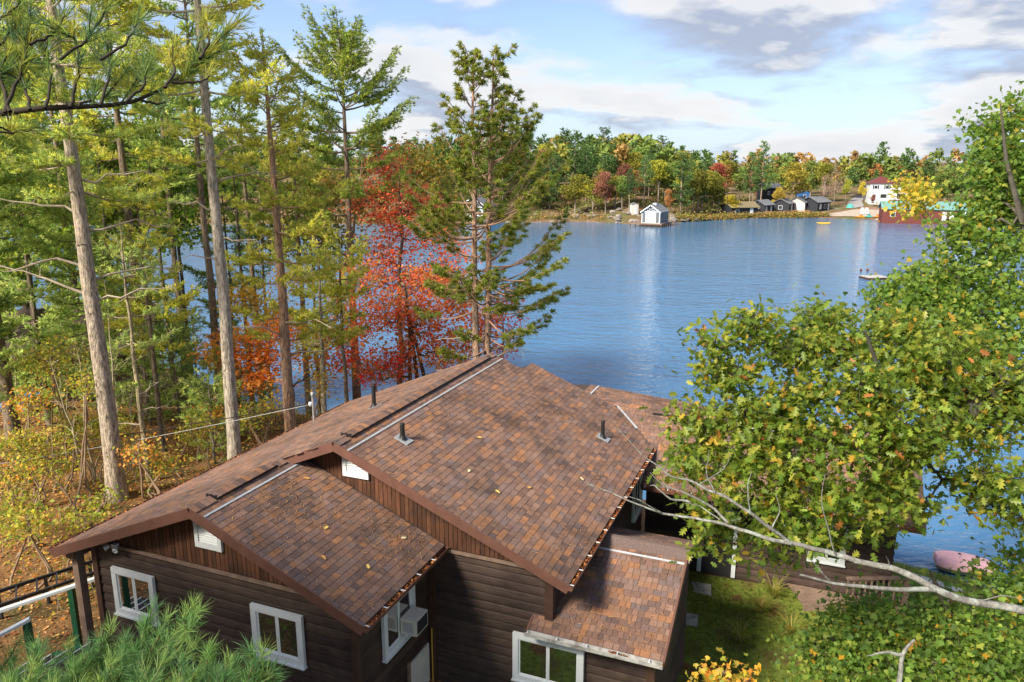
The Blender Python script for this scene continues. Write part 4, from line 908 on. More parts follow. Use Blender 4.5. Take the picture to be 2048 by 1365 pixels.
for i, (px, py, h) in enumerate(((95, 850, 4.5), (225, 830, 5.5), (300, 850, 5), (455, 880, 4), (515, 850, 4.5), (10, 780, 6), (180, 740, 6.5))):
    pine(['soft pine seedling beside the spreading yellow bush', 'soft pine seedling behind the tall thin yellow shrub', 'soft pine seedling at the slender young pine', 'soft pine seedling at the foot of the bare trunked white pine', 'soft pine seedling under the orange maple', 'soft pine seedling above the blue tarpaulin', 'tall soft pine seedling in front of the cabin gable'][i], gpt(px, py), h, .05, .12, 1.7, 720 + i, pal=SG, group='pine seedlings in the undergrowth', dens=.7, whorl=.6, rise=.15, k=6, tl=.22, tw=.04)
# leaf litter and low scrub
r = np.random.default_rng(5); n = 26000
x = r.uniform(-30, -7, n); y = r.uniform(12, 42, n); zz = near_z(x, y); uu = x * UX + y * UY; vv = -x * UY + y * UX; k = (zz > .4) & ((uu < -13.6) | (vv > 21.5))
P = np.stack([x, y, zz + .02 + r.uniform(0, .03, n)], 1)[k]; mb = MB()
leaves(mb, P, r, .105, DIAM, [srgb(196, 140, 70), srgb(170, 108, 56), srgb(150, 90, 52), srgb(214, 170, 92), srgb(134, 84, 50), srgb(206, 160, 110)], flat=.8, jit=.2)
mb.build('leaf_litter', M['litter'], kind='stuff')
mb = MB(); n = 1500; x = r.uniform(-32, -8, n); y = r.uniform(16, 43, n); uu = x * UX + y * UY; vv = -x * UY + y * UX
k = ((uu < -15.6) | (vv > 23)) & (snoise(x, y, .55, 4) > -.05); x = x[k]; y = y[k]; n = len(x)
P = np.repeat(np.stack([x, y, near_z(x, y) + .25], 1), 14, 0) + r.normal(0, 1, (n * 14, 3)) * np.array([.25, .25, .2])
leaves(mb, P, r, .11, DIAM, YEL + ORA[:2] + GRN[3:] + [srgb(150, 120, 60)], flat=.5); tw_ = MB()
for a, b in zip(x, y):
    z0 = float(near_z(a, b)); tw_.tube(np.array([(a, b, z0 - .02), (a + r.normal(0, .12), b + r.normal(0, .12), z0 + r.uniform(.3, .9))]), [.008, .003], 3, DEAD, cap=False)
mb.build('low_scrub', M['leaf'], kind='stuff'); tw_.build('scrub_stems', M['twig'], kind='stuff')

# ------------------------------------------------------------------ twin red pines behind the house
RP = [srgb(116, 130, 58), srgb(128, 140, 62), srgb(100, 118, 54), srgb(146, 148, 68), srgb(136, 128, 60)]
tz = pt(955, 128, 31)[2]
for i, (px, D, lab, sk) in enumerate(((953, 31, 'red pine of the twin pair with the straighter trunk', None), (978, 31.4, 'red pine of the twin pair with long low boughs towards the open water', PI))):
    b = xat(px, D); h = tz - near_z(*b)
    pine(lab, b, h, .17, .42 if i == 0 else .33, 3.3 if i == 0 else 3.9, 21 + i, style='red', pal=RP, gap=.08 if i == 0 else .15, bark=srgb(158, 128, 108), group='twin red pines', dens=1.3, whorl=.5, k=7, skipside=sk if i else None,
         lean=(.05 + .15 * i, 0), dead=((.25, 2.6, 2.0), (.3, .4, 1.8), (.34, 3.4, 1.6)))

# ------------------------------------------------------------------ forest across the lake
def far_mat(n, c, **k): return mat('far_' + n, c, 0.75, 0.15, var=(0.9, 0.28), orand=(0.012, 0.25), transl=0.3, **k)
FM = {'green': far_mat('green', srgb(116, 134, 66)), 'olive': far_mat('olive', srgb(132, 130, 54)), 'gold': far_mat('gold', srgb(172, 152, 66)), 'orange': far_mat('orange', srgb(164, 120, 74)), 'rust': far_mat('rust', srgb(146, 98, 80)),
      'red': far_mat('red', srgb(172, 96, 76)), 'dark': far_mat('dark', srgb(84, 110, 64)), 'pine': far_mat('pine', srgb(96, 122, 70)), 'yellow': far_mat('yellow', srgb(196, 180, 62)), 'mauve': far_mat('mauve', srgb(150, 116, 100)), 'lime': far_mat('lime', srgb(156, 158, 62))}
FTRUNK = mat('far_trunk', srgb(140, 126, 112), 0.9, var=(1, .3))
def proto_decid(seed, n=2200, sz=.44, h=12.0, sparse=False):
    r = np.random.default_rng(seed); cr = MB(); tr = MB()
    B = []
    for i in range(9): a = r.uniform(0, 6.28); q = r.uniform(.1, 1); B.append((2.2 * q * math.cos(a), 2.2 * q * math.sin(a), r.uniform(.38, .86) * h, r.uniform(1.1, 2.0)))
    B.append((0, 0, .88 * h, 1.3))
    tr.tube(np.array([(0, 0, -.3), (.1, 0, h * .35), (0, .1, h * .8)]), [.17, .13, .03], 5)
    for b in B:
        tr.tube(np.array([(0.05, 0, h * .3 + .1 * b[2]), (b[0] * .5, b[1] * .5, b[2] * .8), b[:3]]), [.08, .05, .02], 4, cap=False)
        if sparse:
            for q in range(9): e = np.array(b[:3]) + r.normal(size=3) * b[3] * .75 + np.array([0, 0, .5]); tr.tube(np.array([b[:3], e]), [.03, .012], 3, cap=False)
    B = np.array(B); bi = r.integers(0, len(B), n); d = nrm(r.normal(size=(n, 3))); P = B[bi, :3] + d * (B[bi, 3] * r.uniform(.3, 1, n) ** .5)[:, None] * np.array([1, 1, .85])
    P += r.normal(0, .12, (n, 3))
    leaves(cr, P, r, sz, DIAM, [np.array([.5] * 3)], flat=.35)
    return tr.mesh('trunk', True), cr.mesh('crown')
def proto_pine(seed, h=17.0, lo=.25, Lm=3.0, n=14, tl=.6, k=6, tw=.15, dn=4.5):
    r = np.random.default_rng(seed); cr = MB(); tr = MB(); tr.tube(np.array([(0, 0, -.3), (.1, 0, h * .5), (0, 0, h)]), [.2, .14, .02], 5)
    PT = []; PD = []; z = lo * h
    while z < h:
        f = (z - lo * h) / (h - lo * h)
        for b in range(r.integers(3, 6)):
            az = r.uniform(0, 6.28); L = (Lm * ((1 - f) ** .7) * (.6 + .4 * math.sin(min(1.57, 3 * f + .5))) + .3) * r.uniform(.5, 1.1); d = np.array([math.cos(az), math.sin(az), .12 + .5 * f])
            m = max(2, int(L * dn)); t = np.linspace(.25, 1, m); P = np.array([0, 0, z]) + d[None] * (L * t)[:, None] + r.normal(0, .16, (m, 3)) * np.array([1, 1, .5]) * (1 + L * .25)
            tr.tube(np.array([(0, 0, z), np.array([0, 0, z]) + d * L * .8]), [.04, .015], 3, cap=False); PT.append(P); PD.append(np.repeat((d + np.array([0, 0, .3]))[None], m, 0))
        z += .55 * r.uniform(.6, 1.3)
    PT = np.vstack(PT); PD = np.vstack(PD); tufts(cr, PT, PD, r, k, tl, tw, [np.array([.5] * 3)], .9, .15)
    return tr.mesh('trunk', True), cr.mesh('crown')
PD_ = [proto_decid(200 + i) for i in range(5)]; PB_ = [proto_decid(210 + i, 260, .4, sparse=True) for i in range(2)]; PP_ = [proto_pine(220, 17, .3, 3.0), proto_pine(221, 16, .15, 2.6), proto_pine(222, 19, .42, 3.4), proto_pine(223, 15, .2, 2.2)]
for pr_ in PD_ + PB_ + PP_:
    pr_[0].materials.append(FTRUNK); pr_[1].materials.append(FM['green'])
FLAB = {'green': 'green leafy tree', 'olive': 'olive green tree', 'gold': 'golden tree', 'orange': 'orange tree', 'rust': 'rust brown tree', 'red': 'red tree', 'dark': 'dark green tree', 'pine': 'dark green pine', 'yellow': 'bright yellow tree', 'mauve': 'nearly bare mauve tree', 'lime': 'yellow green tree'}
def ftree(p, kind, h, rz, proto, label=None, wide=1.0):
    base_h = 12.0 if proto in PD_ or proto in PB_ else {0: 17, 1: 16, 2: 19, 3: 15}[PP_.index(proto)]
    s = h / base_h; pn = proto in PP_
    root = thing('pine_tree' if pn else 'autumn_tree', label or (FLAB[kind] + ' in the forest across the lake'), 'pine tree' if pn else 'tree', (p[0], p[1], float(far_z(p[0], p[1])) - .2), rz, None if label else FLAB[kind] + 's across the lake')
    root.scale = (s * wide, s * wide, s)
    link('trunk', proto[0], root); c = link('crown', proto[1], root); c.material_slots[0].link = 'OBJECT'; c.material_slots[0].material = FM[kind]
    return root
rr = random.Random(12)
# trees that can be told apart along the far shore: (px, base py, kind, height m, wide)
for (px, py, kind, h, wd, lab) in ((1212, 412, 'pine', 8.0, 1.2, 'small bushy green pine on the rocks behind the boathouse'), (1200, 402, 'gold', 9.5, 1.2, 'golden orange tree on the rocky bank behind the small green pine'), (1250, 408, 'rust', 11.5, 1.0, 'dull red tree on the rocky bank near the boathouse'),
                                   (1272, 410, 'orange', 10.0, .8, 'thin orange brown tree right behind the boathouse'), (1335, 428, 'orange', 7.0, 1.0, 'low orange brown tree beside the boathouse roof'), (1362, 425, 'lime', 12.5, 1.0, 'slim leaning yellow green tree on the point beside the boathouse'), (1395, 424, 'olive', 12.5, 1.25, 'broad olive yellow tree on the point beside the boathouse'),
                                   (1432, 418, 'red', 14.5, .85, 'tall red orange tree with a bare pale trunk at the first cottage'), (1462, 432, 'yellow', 6.5, 1.5, 'low bright yellow green tree over the brown roofed cottage'), (1520, 420, 'pine', 21.0, 1.0, 'tallest green pine above the charcoal cabins'), (1498, 418, 'pine', 17.0, 1.0, 'green pine beside the tallest pine above the cabins'),
                                   (1583, 422, 'gold', 15.5, 1.35, 'big golden orange tree over the charcoal cabins'), (1555, 424, 'gold', 8.0, 1.2, 'small golden tree in front of the charcoal cabins'), (1645, 418, 'mauve', 11.0, 1.4, 'nearly bare mauve brown tree at the last cabin'), (1667, 412, 'mauve', 12.0, 1.2, 'grey bare branched tree beside the road'),
                                   (1724, 405, 'yellow', 7.0, .8, 'small bright yellow tree beside the white house'), (1748, 390, 'orange', 12.0, 1.3, 'orange tree behind the red roof of the white house'), (1790, 388, 'orange', 11.0, 1.0, 'pale orange tree behind the white house porch'), (1690, 405, 'lime', 8.0, .9, 'slender yellow green tree beside the road'),
                                   (1165, 408, 'yellow', 9.0, 1.2, 'yellow tree on the far bank beside the twin pines'), (1745, 414, 'rust', 4.0, 1.2, 'rusty shrub in front of the white house'), (1880, 400, 'mauve', 14.0, .9, 'bare pale trunked tree behind the long boathouse')):
    p = hit(px, py); ftree(p, kind, h, rr.uniform(0, 6.28), (PP_[[0, 2][rr.random() < .5]] if kind == 'pine' else (PB_[0] if kind == 'mauve' else PD_[rr.randrange(5)])), lab, wd)
# unseen bushes added below the viewpoint to darken the window reflections
for i in range(7):
    a_ = hw(-15 + i * 1.9, 6.8 - (i % 2) * 1.6, 0); b_ = (a_[0], a_[1])
    broadleaf('unseen dark green bush added before the gable to darken window reflections', b_, [(0, 0, .8, .8, .8, .6), (.7, .2, .6, .6, .6, .5), (-.6, -.2, .7, .6, .6, .5)], .03, 60, 9, .14, GRN[:3], 170 + i, rc=.2, name='shrub', cat='shrub', fork=.15, multi=3, group='unseen bushes added in front of the gable')
# unseen pines added to shade the house front; the last three for window reflections
for i, (x_, y_, h_) in enumerate(((-16.4, 7.0, 13.2), (-15.0, 6.5, 13.4), (-13.6, 5.9, 13.4), (-12.2, 5.3, 13.4), (-11.1, 4.9, 13.4), (-10.3, 5.7, 12.6), (-8.8, 4.9, 12.8), (-7.9, 4.0, 13.0), (-3, -9, 17), (3, -13, 19), (5, -22, 20))):
    o_ = ftree((x_, y_), 'dark', h_, i * 1.1, PP_[i % 4], 'unseen dark pine added uphill for shade and window reflections', 1.3); o_['group'] = 'unseen pines added uphill of the house'; o_.location.z = float(near_z(x_, y_)) - .2
# rows of the forest
EXC = [(-60, 86, 0, 18)]
pos = []
for row, (d0, step) in enumerate(((8, 5.0), (17, 4.6), (28, 4.8), (42, 5.2))):
    x = -150.0
    while x < 190:
        xx = x + rr.uniform(-2, 2); d = d0 + rr.uniform(-4.5, 4.5); yy = float(np.interp(xx, FSX, FSY)) + d
        pxx = 1024 + FPX * xx / (yy * math.cos(PITCH) + 13 * math.sin(PITCH)); 
        ok = True
        if 1440 < pxx < 1680 and d < 34: ok = False            # cabins
        if 1660 < pxx < 1860 and d < 62: ok = False            # beach, road and white house
        if 1780 < pxx < 2020 and d < 25: ok = False            # long boathouse
        if 1280 < pxx < 1345 and d < 12: ok = False
        if pxx < 850 and row in (1,) : ok = ok and rr.random() < .8
        if ok: pos.append((xx, yy, d))
        x += step * rr.uniform(.75, 1.25) * (2.3 if xx < -15 else 1.0)
KW = (('green', 34), ('olive', 18), ('gold', 4), ('orange', 5), ('rust', 4), ('lime', 10), ('dark', 14), ('pine', 24), ('mauve', 4), ('red', 1))
rr.shuffle(pos)
for (xx, yy, d) in pos[:278]:
    kind = rr.choices([a for a, b in KW], [b for a, b in KW])[0]
    if kind == 'pine' or (kind == 'dark' and rr.random() < .6): ftree((xx, yy), kind, rr.uniform(14, 21) * (1 if d > 22 else .8), rr.uniform(0, 6.28), rr.choice(PP_), None, rr.uniform(1.05, 1.45))
    else: ftree((xx, yy), kind, rr.uniform(10.5, 15.5) * (1 if d > 22 else .85), rr.uniform(0, 6.28), PB_[1] if kind == 'mauve' else rr.choice(PD_), None, rr.uniform(1.1, 1.5))
# the wood behind, one mass
mb = MB(); r = np.random.default_rng(40)
def cast(me):
    V = np.zeros(len(me.vertices) * 3, np.float32); me.vertices.foreach_get('co', V); V = V.reshape(-1, 3)
    F = np.zeros(len(me.loops), np.int32); me.loops.foreach_get('vertex_index', F); return V, F.reshape(-1, 3)
CP = [cast(proto_pine(240 + i, 16, .15 + .1 * i, 3.9, tl=1.2, k=2, tw=.55, dn=2.2)[1]) for i in range(4)]; CD = [cast(proto_decid(250 + i, 300, 1.25)[1]) for i in range(3)]
for row, d0 in enumerate((34, 48, 62, 80, 108)):
    for x in np.concatenate([np.arange(-190, -30, 15), np.arange(-30, 205, 5.4)]):
        xx = x + r.uniform(-3, 3); yy = np.interp(xx, FSX, FSY) + d0 + r.uniform(-6, 6); pn = r.uniform() < .36; pq = 1024 + FPX * xx / (yy * .974 + 3)
        if row < 2 and (1430 < pq < 1870): continue
        V, F = (CP[r.integers(0, 4)] if pn else CD[r.integers(0, 3)]); s = r.uniform(.6, 1.15) if pn else r.uniform(.9, 1.4); a = r.uniform(0, 6.28)
        keep = slice(None); W = V * s; W = np.stack([W[:, 0] * math.cos(a) - W[:, 1] * math.sin(a), W[:, 0] * math.sin(a) + W[:, 1] * math.cos(a), W[:, 2]], 1) + np.array([xx, yy, float(far_z(xx, yy)) - .3])
        col = (srgb(*((96, 122, 70) if pn else ((136, 136, 66), (114, 132, 64), (154, 124, 72))[r.integers(0, 3)]))) * r.uniform(.75, 1.25)
        mb.add(W, F, col)
M['farleaf'] = mat('far_foliage', attr=True, rough=.75, spec=.15, var=(.9, .25), transl=.22)
mb.build('far_wood', M['farleaf'], kind='stuff')
# shoreline brush and reeds
mb = MB(); n = 1400; x = np.concatenate([r.uniform(44, 92, n), r.uniform(-150, 28, n // 2)]); n = len(x); yy = np.interp(x, FSX, FSY) + r.uniform(.3, 3.5, n)
P = np.repeat(np.stack([x, yy, far_z(x, yy) + .45], 1), 9, 0) + r.normal(0, 1, (n * 9, 3)) * np.array([.6, .5, .38])
leaves(mb, P, r, .45, DIAM, [srgb(128, 122, 60), srgb(150, 130, 70), srgb(104, 112, 50), srgb(164, 124, 78)], flat=.35); n = 2600; x = r.uniform(-40, 190, n); dd = r.uniform(2.5, 50, n); yy = np.interp(x, FSX, FSY) + dd; pq = 1024 + FPX * x / (yy * .974 + 3); k = ~((pq > 1630) & (pq < 1860) & (dd < 60)) & ~((pq > 1200) & (pq < 1345) & (dd < 13)) & ~((pq > 1440) & (pq < 1660) & (dd < 22)); x = x[k]; yy = yy[k]; n = len(x)
P = np.repeat(np.stack([x, yy, far_z(x, yy) + .8], 1), 8, 0) + r.normal(0, 1, (n * 8, 3)) * np.array([.9, .8, .6])
leaves(mb, P, r, .7, DIAM, [srgb(120, 124, 62), srgb(140, 128, 68), srgb(104, 116, 58), srgb(150, 122, 78), srgb(128, 138, 70)], flat=.35)
mb.build('shore_brush', M['farleaf'], kind='stuff')
# boulders on the rocky bank
_rk = []
for i in range(5):
    q = np.random.default_rng(300 + i); k = 10; an = np.arange(k) * 6.283 / k; prof = [(.0, .55), (.55, .5), (.95, .22), (1.0, 0), (.8, -.3)]
    V = np.array([(a * math.cos(t) * q.uniform(.8, 1.15), a * math.sin(t) * q.uniform(.8, 1.15) * .75, z * q.uniform(.75, 1.2)) for a, z in prof for t in an]); ii = np.arange(4)[:, None] * k; j = np.arange(k)[None]
    me = MB().add(V, np.stack([ii + j, ii + (j + 1) % k, ii + k + (j + 1) % k, ii + k + j], -1).reshape(-1, 4)).mesh('rock'); me.materials.append(M['rock']); _rk.append(me)
def rock(p, s, lab, grp, rz=0, fn=far_z):
    o = link('boulder', _rk[rr.randrange(5)], loc=(p[0], p[1], float(fn(p[0], p[1])) + .1 * s), rot=(rr.uniform(-.2, .2), rr.uniform(-.2, .2), rz)); o.scale = (s, s, s * rr.uniform(.6, 1.0)); return tag(o, lab, 'boulder', grp)
for i in range(90):
    px = rr.choice((rr.uniform(1130, 1290), rr.uniform(1340, 1420))); d = rr.uniform(.2, 14 if px < 1300 else 4); p0 = hit(px, 440); xx = p0[0]; yy = float(np.interp(xx, FSX, FSY)) + d
    rock((xx, yy), rr.uniform(.35, 1.3), 'grey granite boulder on the rocky bank by the boathouse', 'boulders on the far rocky bank', rr.uniform(0, 6))

# ------------------------------------------------------------------ buildings and things on the far shore
def cottage(name, label, cat, p, rz, w, d, hw_, rise, wm, rm, over=.35, opens=(), trim=None, z=None, hip=False, ridge='y', base=None):
    root = thing(name, label, cat, (p[0], p[1], float(far_z(p[0], p[1])) - .1 if z is None else z), rz)
    mb = MB(); mb.box((-w / 2, -d / 2, -.6), (w / 2, d / 2, hw_))
    a, b = (w, d) if ridge == 'y' else (d, w)
    def R(x, y, zz): return (x, y, zz) if ridge == 'y' else (y, x, zz)
    if not hip:
        V = [R(-a / 2, -b / 2, hw_), R(a / 2, -b / 2, hw_), R(0, -b / 2, hw_ + rise), R(-a / 2, b / 2, hw_), R(a / 2, b / 2, hw_), R(0, b / 2, hw_ + rise)]
        mb.add(V, [(0, 1, 2), (5, 4, 3)])
    wl = mb.build('wall', M[wm], root)
    rf = MB(); k = rise / (a / 2)
    if hip:
        o = over; V = np.array([(-w / 2 - o, -d / 2 - o, hw_), (w / 2 + o, -d / 2 - o, hw_), (w / 2 + o, d / 2 + o, hw_), (-w / 2 - o, d / 2 + o, hw_), (0, 0, hw_ + rise)]); rf.add(V, [(0, 1, 4), (1, 2, 4), (2, 3, 4), (3, 0, 4)]); rf.add(V, [(3, 2, 1, 0)])
    else:
        for sg in (-1, 1):
            x1 = sg * (a / 2 + over); z1 = hw_ - over * k; y0 = -b / 2 - over; y1 = b / 2 + over; t = .14
            V = [R(0, y0, hw_ + rise), R(x1, y0, z1), R(x1, y1, z1), R(0, y1, hw_ + rise)]; V = [(q[0], q[1], q[2] + .02) for q in V]
            rf.hexa(V + [(q[0], q[1], q[2] + t) for q in V])
            if trim:
                m_ = MB(); m_.beam(np.array(R(0, y0 - .03, hw_ + rise + .03)), np.array(R(x1, y0 - .03, z1 + .03)), .06, .26); m_.build('rake_board', M[trim], root)
    rf.build('roof', M[rm], root)
    for op in opens:
        face, cx, cz, ww, hh, kind = op
        def B(x0, x1, z0, z1, d0, d1):
            if face == 'f': return MB().box((x0, -d / 2 - d1, z0), (x1, -d / 2 - d0, z1))
            if face == 'r': return MB().box((w / 2 + d0, x0, z0), (w / 2 + d1, x1, z1))
            return MB().box((-w / 2 - d1, x0, z0), (-w / 2 - d0, x1, z1))
        if kind == 'w':
            wn = B(cx - ww / 2, cx + ww / 2, cz - hh / 2, cz + hh / 2, .0, .05).build('window', M['white'], root); B(cx - ww / 2 + .1, cx + ww / 2 - .1, cz - hh / 2 + .1, cz + hh / 2 - .1, .052, .06).build('pane', M['dark_metal'], wn)
        elif kind == 'd': B(cx - ww / 2, cx + ww / 2, cz - hh / 2, cz + hh / 2, .0, .06).build('door', M['white'], root)
        elif kind == 'g':
            g = B(cx - ww / 2, cx + ww / 2, cz - hh / 2, cz + hh / 2, .0, .06).build('garage_door', M['white'], root)
            for q in range(1, 4): B(cx - ww / 2, cx + ww / 2, cz - hh / 2 + hh * q / 4 - .012, cz - hh / 2 + hh * q / 4 + .012, .0605, .066).build('panel_joint', M['lead'], g)
        elif kind == 's': B(cx - ww / 2, cx + ww / 2, cz - hh / 2, cz + hh / 2, .0, .05).build('shutter', M['charcoal'], root)
        elif kind == 't': B(cx - ww / 2, cx + ww / 2, cz - hh / 2, cz + hh / 2, .0, .07).build('trim_board', M['white'], root)
    return root
p = onz(1307, 447, .9)
bh = cottage('boathouse', 'grey boathouse with white garage door standing over the water', 'boathouse', (p[0] + 1, p[1] + 3.5), -.52, 4.7, 6.5, 2.7, 1.6, 'grey_siding', 'greyroof', z=.95, trim='white',
             opens=(('f', 0, 1.3, 2.7, 2.5, 'g'), ('f', -.62, 3.25, .7, .55, 'w'), ('f', .62, 3.25, .7, .55, 'w'), ('f', 0, 2.72, 4.7, .22, 't'), ('f', -2.27, 1.3, .2, 2.7, 't'), ('f', 2.27, 1.3, .2, 2.7, 't'), ('f', 0, -.15, 4.7, .3, 't'),
                    ('r', -3.1, 1.3, .22, 2.7, 't'), ('r', -1.5, 1.4, .9, 1.7, 'w'), ('r', .3, 1.4, .9, 1.7, 'w'), ('r', 2.1, 1.4, .9, 1.7, 'w'), ('r', 0, -.15, 6.5, .3, 't')))
MB().box((-.45, -.9, 4.1), (.45, 0, 4.75)).build('cupola', M['white'], bh)
dk = thing('boathouse_dock', 'dark timber crib dock under the grey boathouse', 'dock', (p[0] + 1, p[1] + 3.5, 0), -.52)
MB().box((-5.2, -4.2, .55), (3.2, 3.6, .86)).build('deck', M['wood'], dk)
for ix in range(7):
    MB().box((-5.1 + ix * 1.36, -4.15, -1.0), (-4.9 + ix * 1.36, -3.95, .54)).build('pile', M['trim'], dk)
for iy in range(5): MB().box((2.95, -2.9 + iy * 1.5, -1.0), (3.15, -2.7 + iy * 1.5, .54)).build('pile', M['trim'], dk)
p = hit(1268, 428); cottage('storage_shed', 'narrow pale grey shed on the rocks beside the boathouse', 'shed', p, .2, 1.8, 1.8, 2.6, .3, 'pale', 'greyroof', .1, (('f', 0, 1.0, .9, 1.9, 'd'),))
p = onz(955, 440, 1.0); cottage('boathouse', 'pale grey boathouse with white gable seen between the twin pines', 'boathouse', (p[0], p[1] + 5), -.3, 7.5, 8.5, 3.4, 2.4, 'grey_siding', 'greyroof', z=.9, trim='white',
        opens=(('f', -1.6, 1.5, 2.4, 2.4, 'g'), ('f', 1.7, 1.5, 2.4, 2.4, 'g'), ('f', 0, 4.1, 1.0, .9, 'w'), ('f', 0, 3.3, 7.5, .25, 't'), ('r', -1, 1.7, 1.2, 1.2, 'w'), ('r', 2, 1.7, 1.2, 1.2, 'w')))
p = hit(1478, 431); c1 = cottage('cottage', 'low cottage with brown roof half hidden by the yellow green tree', 'cottage', p, .25, 8.5, 6.0, 2.6, 1.3, 'charcoal', 'brownroof', .5, (('f', -2.4, 1.4, 1.2, 1.3, 'w'), ('f', 2.2, 1.2, 1.0, 2.2, 'd')), ridge='x')
MB().box((2.8, -4.8, -.3), (6.5, -2.2, .2)).build('deck', M['cedar'], c1)
for i in range(6): MB().box((2.9 + i * .7, -4.8, .2), (3.0 + i * .7, -4.7, 1.1)).build('railing_post', M['cedar'], c1)
MB().box((2.8, -4.82, 1.1), (6.5, -4.68, 1.18)).build('handrail', M['cedar'], c1)
p = hit(1536, 414); cottage('cabin', 'charcoal two storey cabin with a white upstairs window', 'cabin', p, .15, 5.5, 6, 6.2, 1.2, 'charcoal', 'greyroof', .4, (('f', .6, 4.6, 1.2, 1.3, 'w'), ('f', -1.6, 4.6, .7, 1.0, 'w')), ridge='x')
p = hit(1524, 427); cottage('cabin', 'small black cabin with a white square window in its gable', 'cabin', p, -.75, 4.4, 6.2, 2.7, 1.3, 'charcoal', 'greyroof', .4, (('f', 0, 2.0, .8, .8, 'w'), ('r', -2, 1.2, .8, 2.0, 'd'), ('r', 1.2, 1.3, .9, 1.8, 'd')))
p = hit(1566, 423); cottage('cabin', 'black cabin hidden behind the golden tree', 'cabin', p, -.6, 5, 6.5, 2.6, 1.3, 'charcoal', 'greyroof', .4, (('f', 0, 1.4, 1.2, 1.2, 'w'), ('r', 0, 1.2, .8, 2, 'd')))
p = hit(1597, 421); cottage('cabin', 'pale walled cabin with a grey roof between two black cabins', 'cabin', p, -.6, 5.0, 6, 2.8, 1.4, 'pale', 'greyroof', .5, (('f', .9, 1.3, .9, 2.2, 'd'), ('f', -1.2, 1.5, 1.1, 1.2, 'w')))
p = hit(1630, 421); cottage('cabin', 'black gabled cabin with pale side wall nearest the beach', 'cabin', p, -.85, 5.6, 8, 2.8, 1.4, 'charcoal', 'greyroof', .5, (('r', -2.2, 1.4, 1.0, 1.6, 'd'), ('r', .6, 1.4, 1.4, 1.3, 'w'), ('r', 2.8, 1.2, .9, 2.1, 'd')))
p = hit(1604, 405); cottage('cabin', 'small blue cabin up behind the pale one', 'cabin', p, 0, 3.4, 4, 3.6, .6, 'blue', 'greyroof', .3, (('f', 0, 2.2, 1.0, 1.0, 'w'),))
# log cribs / fences in front of the cabins
for i, (px, py, w) in enumerate(((1546, 430, 5), (1602, 428, 5.5), (1575, 429, 2.6))):
    q = hit(px, py); f_ = thing('timber_railing', ['cedar plank railing before the black cabin with the square window', 'cedar plank railing before the pale cabin', 'short crossed timber railing between the cabins'][i], 'railing', (q[0], q[1], float(far_z(q[0], q[1])) - .1), .1)
    for j in range(int(w) + 1): MB().box((-w / 2 + j - .05, -.05, 0), (-w / 2 + j + .05, .05, 1.1)).build('post', M['cedar'], f_)
    for j in range(3): MB().box((-w / 2, -.09, .25 + j * .35), (w / 2, -.055, .42 + j * .35)).build('rail', M['cedar'], f_)
p = hit(1768, 410)
wh = cottage('white_house', 'white two storey house with red hipped roof above the beach', 'house', (p[0], p[1] + 4), -.25, 7.2, 7, 6.4, 2.3, 'white', 'redroof', .5,
             (('f', -1.9, 5.2, 1.1, 1.2, 'w'), ('f', 1.5, 5.2, 1.1, 1.2, 'w'), ('f', -2.65, 5.2, .35, 1.2, 's'), ('f', -1.15, 5.2, .35, 1.2, 's'), ('f', .75, 5.2, .35, 1.2, 's'), ('f', 2.25, 5.2, .35, 1.2, 's'), ('f', .6, 2.4, 2.0, 1.4, 'w'), ('f', -2.2, 2.4, 1.2, 1.2, 'w')), hip=True)
MB().box((3.62, -3.2, -.6), (10.5, 3.2, 3.9)).build('side_wing', M['white'], wh)
MB().hexa([(3.62, -3.7, 5.9), (3.62, -3.7, 6.1), (3.62, 3.7, 6.1), (3.62, 3.7, 5.9), (11.0, -3.7, 3.8), (11.0, -3.7, 4.0), (11.0, 3.7, 4.0), (11.0, 3.7, 3.8)]).build('wing_roof', M['brownroof'], wh)
MB().add([(3.62, -3.2, 3.9), (10.5, -3.2, 3.9), (3.62, -3.2, 5.85)], [(0, 1, 2)]).build('wing_gable', M['white'], wh)
MB().box((2.2, -6.0, 1.1), (11.5, -3.25, 1.3)).build('deck', M['wood'], wh)
for i in range(9): MB().box((2.3 + i * 1.1, -5.95, 1.3), (2.42 + i * 1.1, -5.83, 2.3)).build('railing_post', M['wood'], wh)
MB().box((2.2, -6.0, 2.3), (11.5, -5.85, 2.4)).build('handrail', M['wood'], wh)
for i in range(4): MB().box((2.4 + i * 2.8, -5.9, -1.2), (2.6 + i * 2.8, -5.7, 1.1)).build('deck_post', M['wood'], wh)
for i in range(4): MB().box((4.6 + i * 1.5, -3.28, 1.6), (5.5 + i * 1.5, -3.22, 3.2)).build('wing_window', M['dark_metal'], wh)
p = onz(1890, 444, .8)
lb_ = cottage('long_boathouse', 'long red and white boathouse with teal roof along the beach', 'boathouse', (p[0], p[1] + 5), -.32, 26, 7, 3.2, 1.7, 'red', 'tealroof', z=.6, ridge='x',
        opens=(('f', -10.5, 1.8, 1.2, 1.2, 'w'), ('f', 1.5, 1.5, 1.0, 2.2, 'd'), ('f', 3.2, 1.5, 1.0, 2.2, 'd'), ('f', 7.0, 1.5, 4.6, 2.6, 'g'), ('f', 11.2, 1.5, 2.6, 2.6, 'g'), ('f', 7, 2.4, .8, .6, 's')))
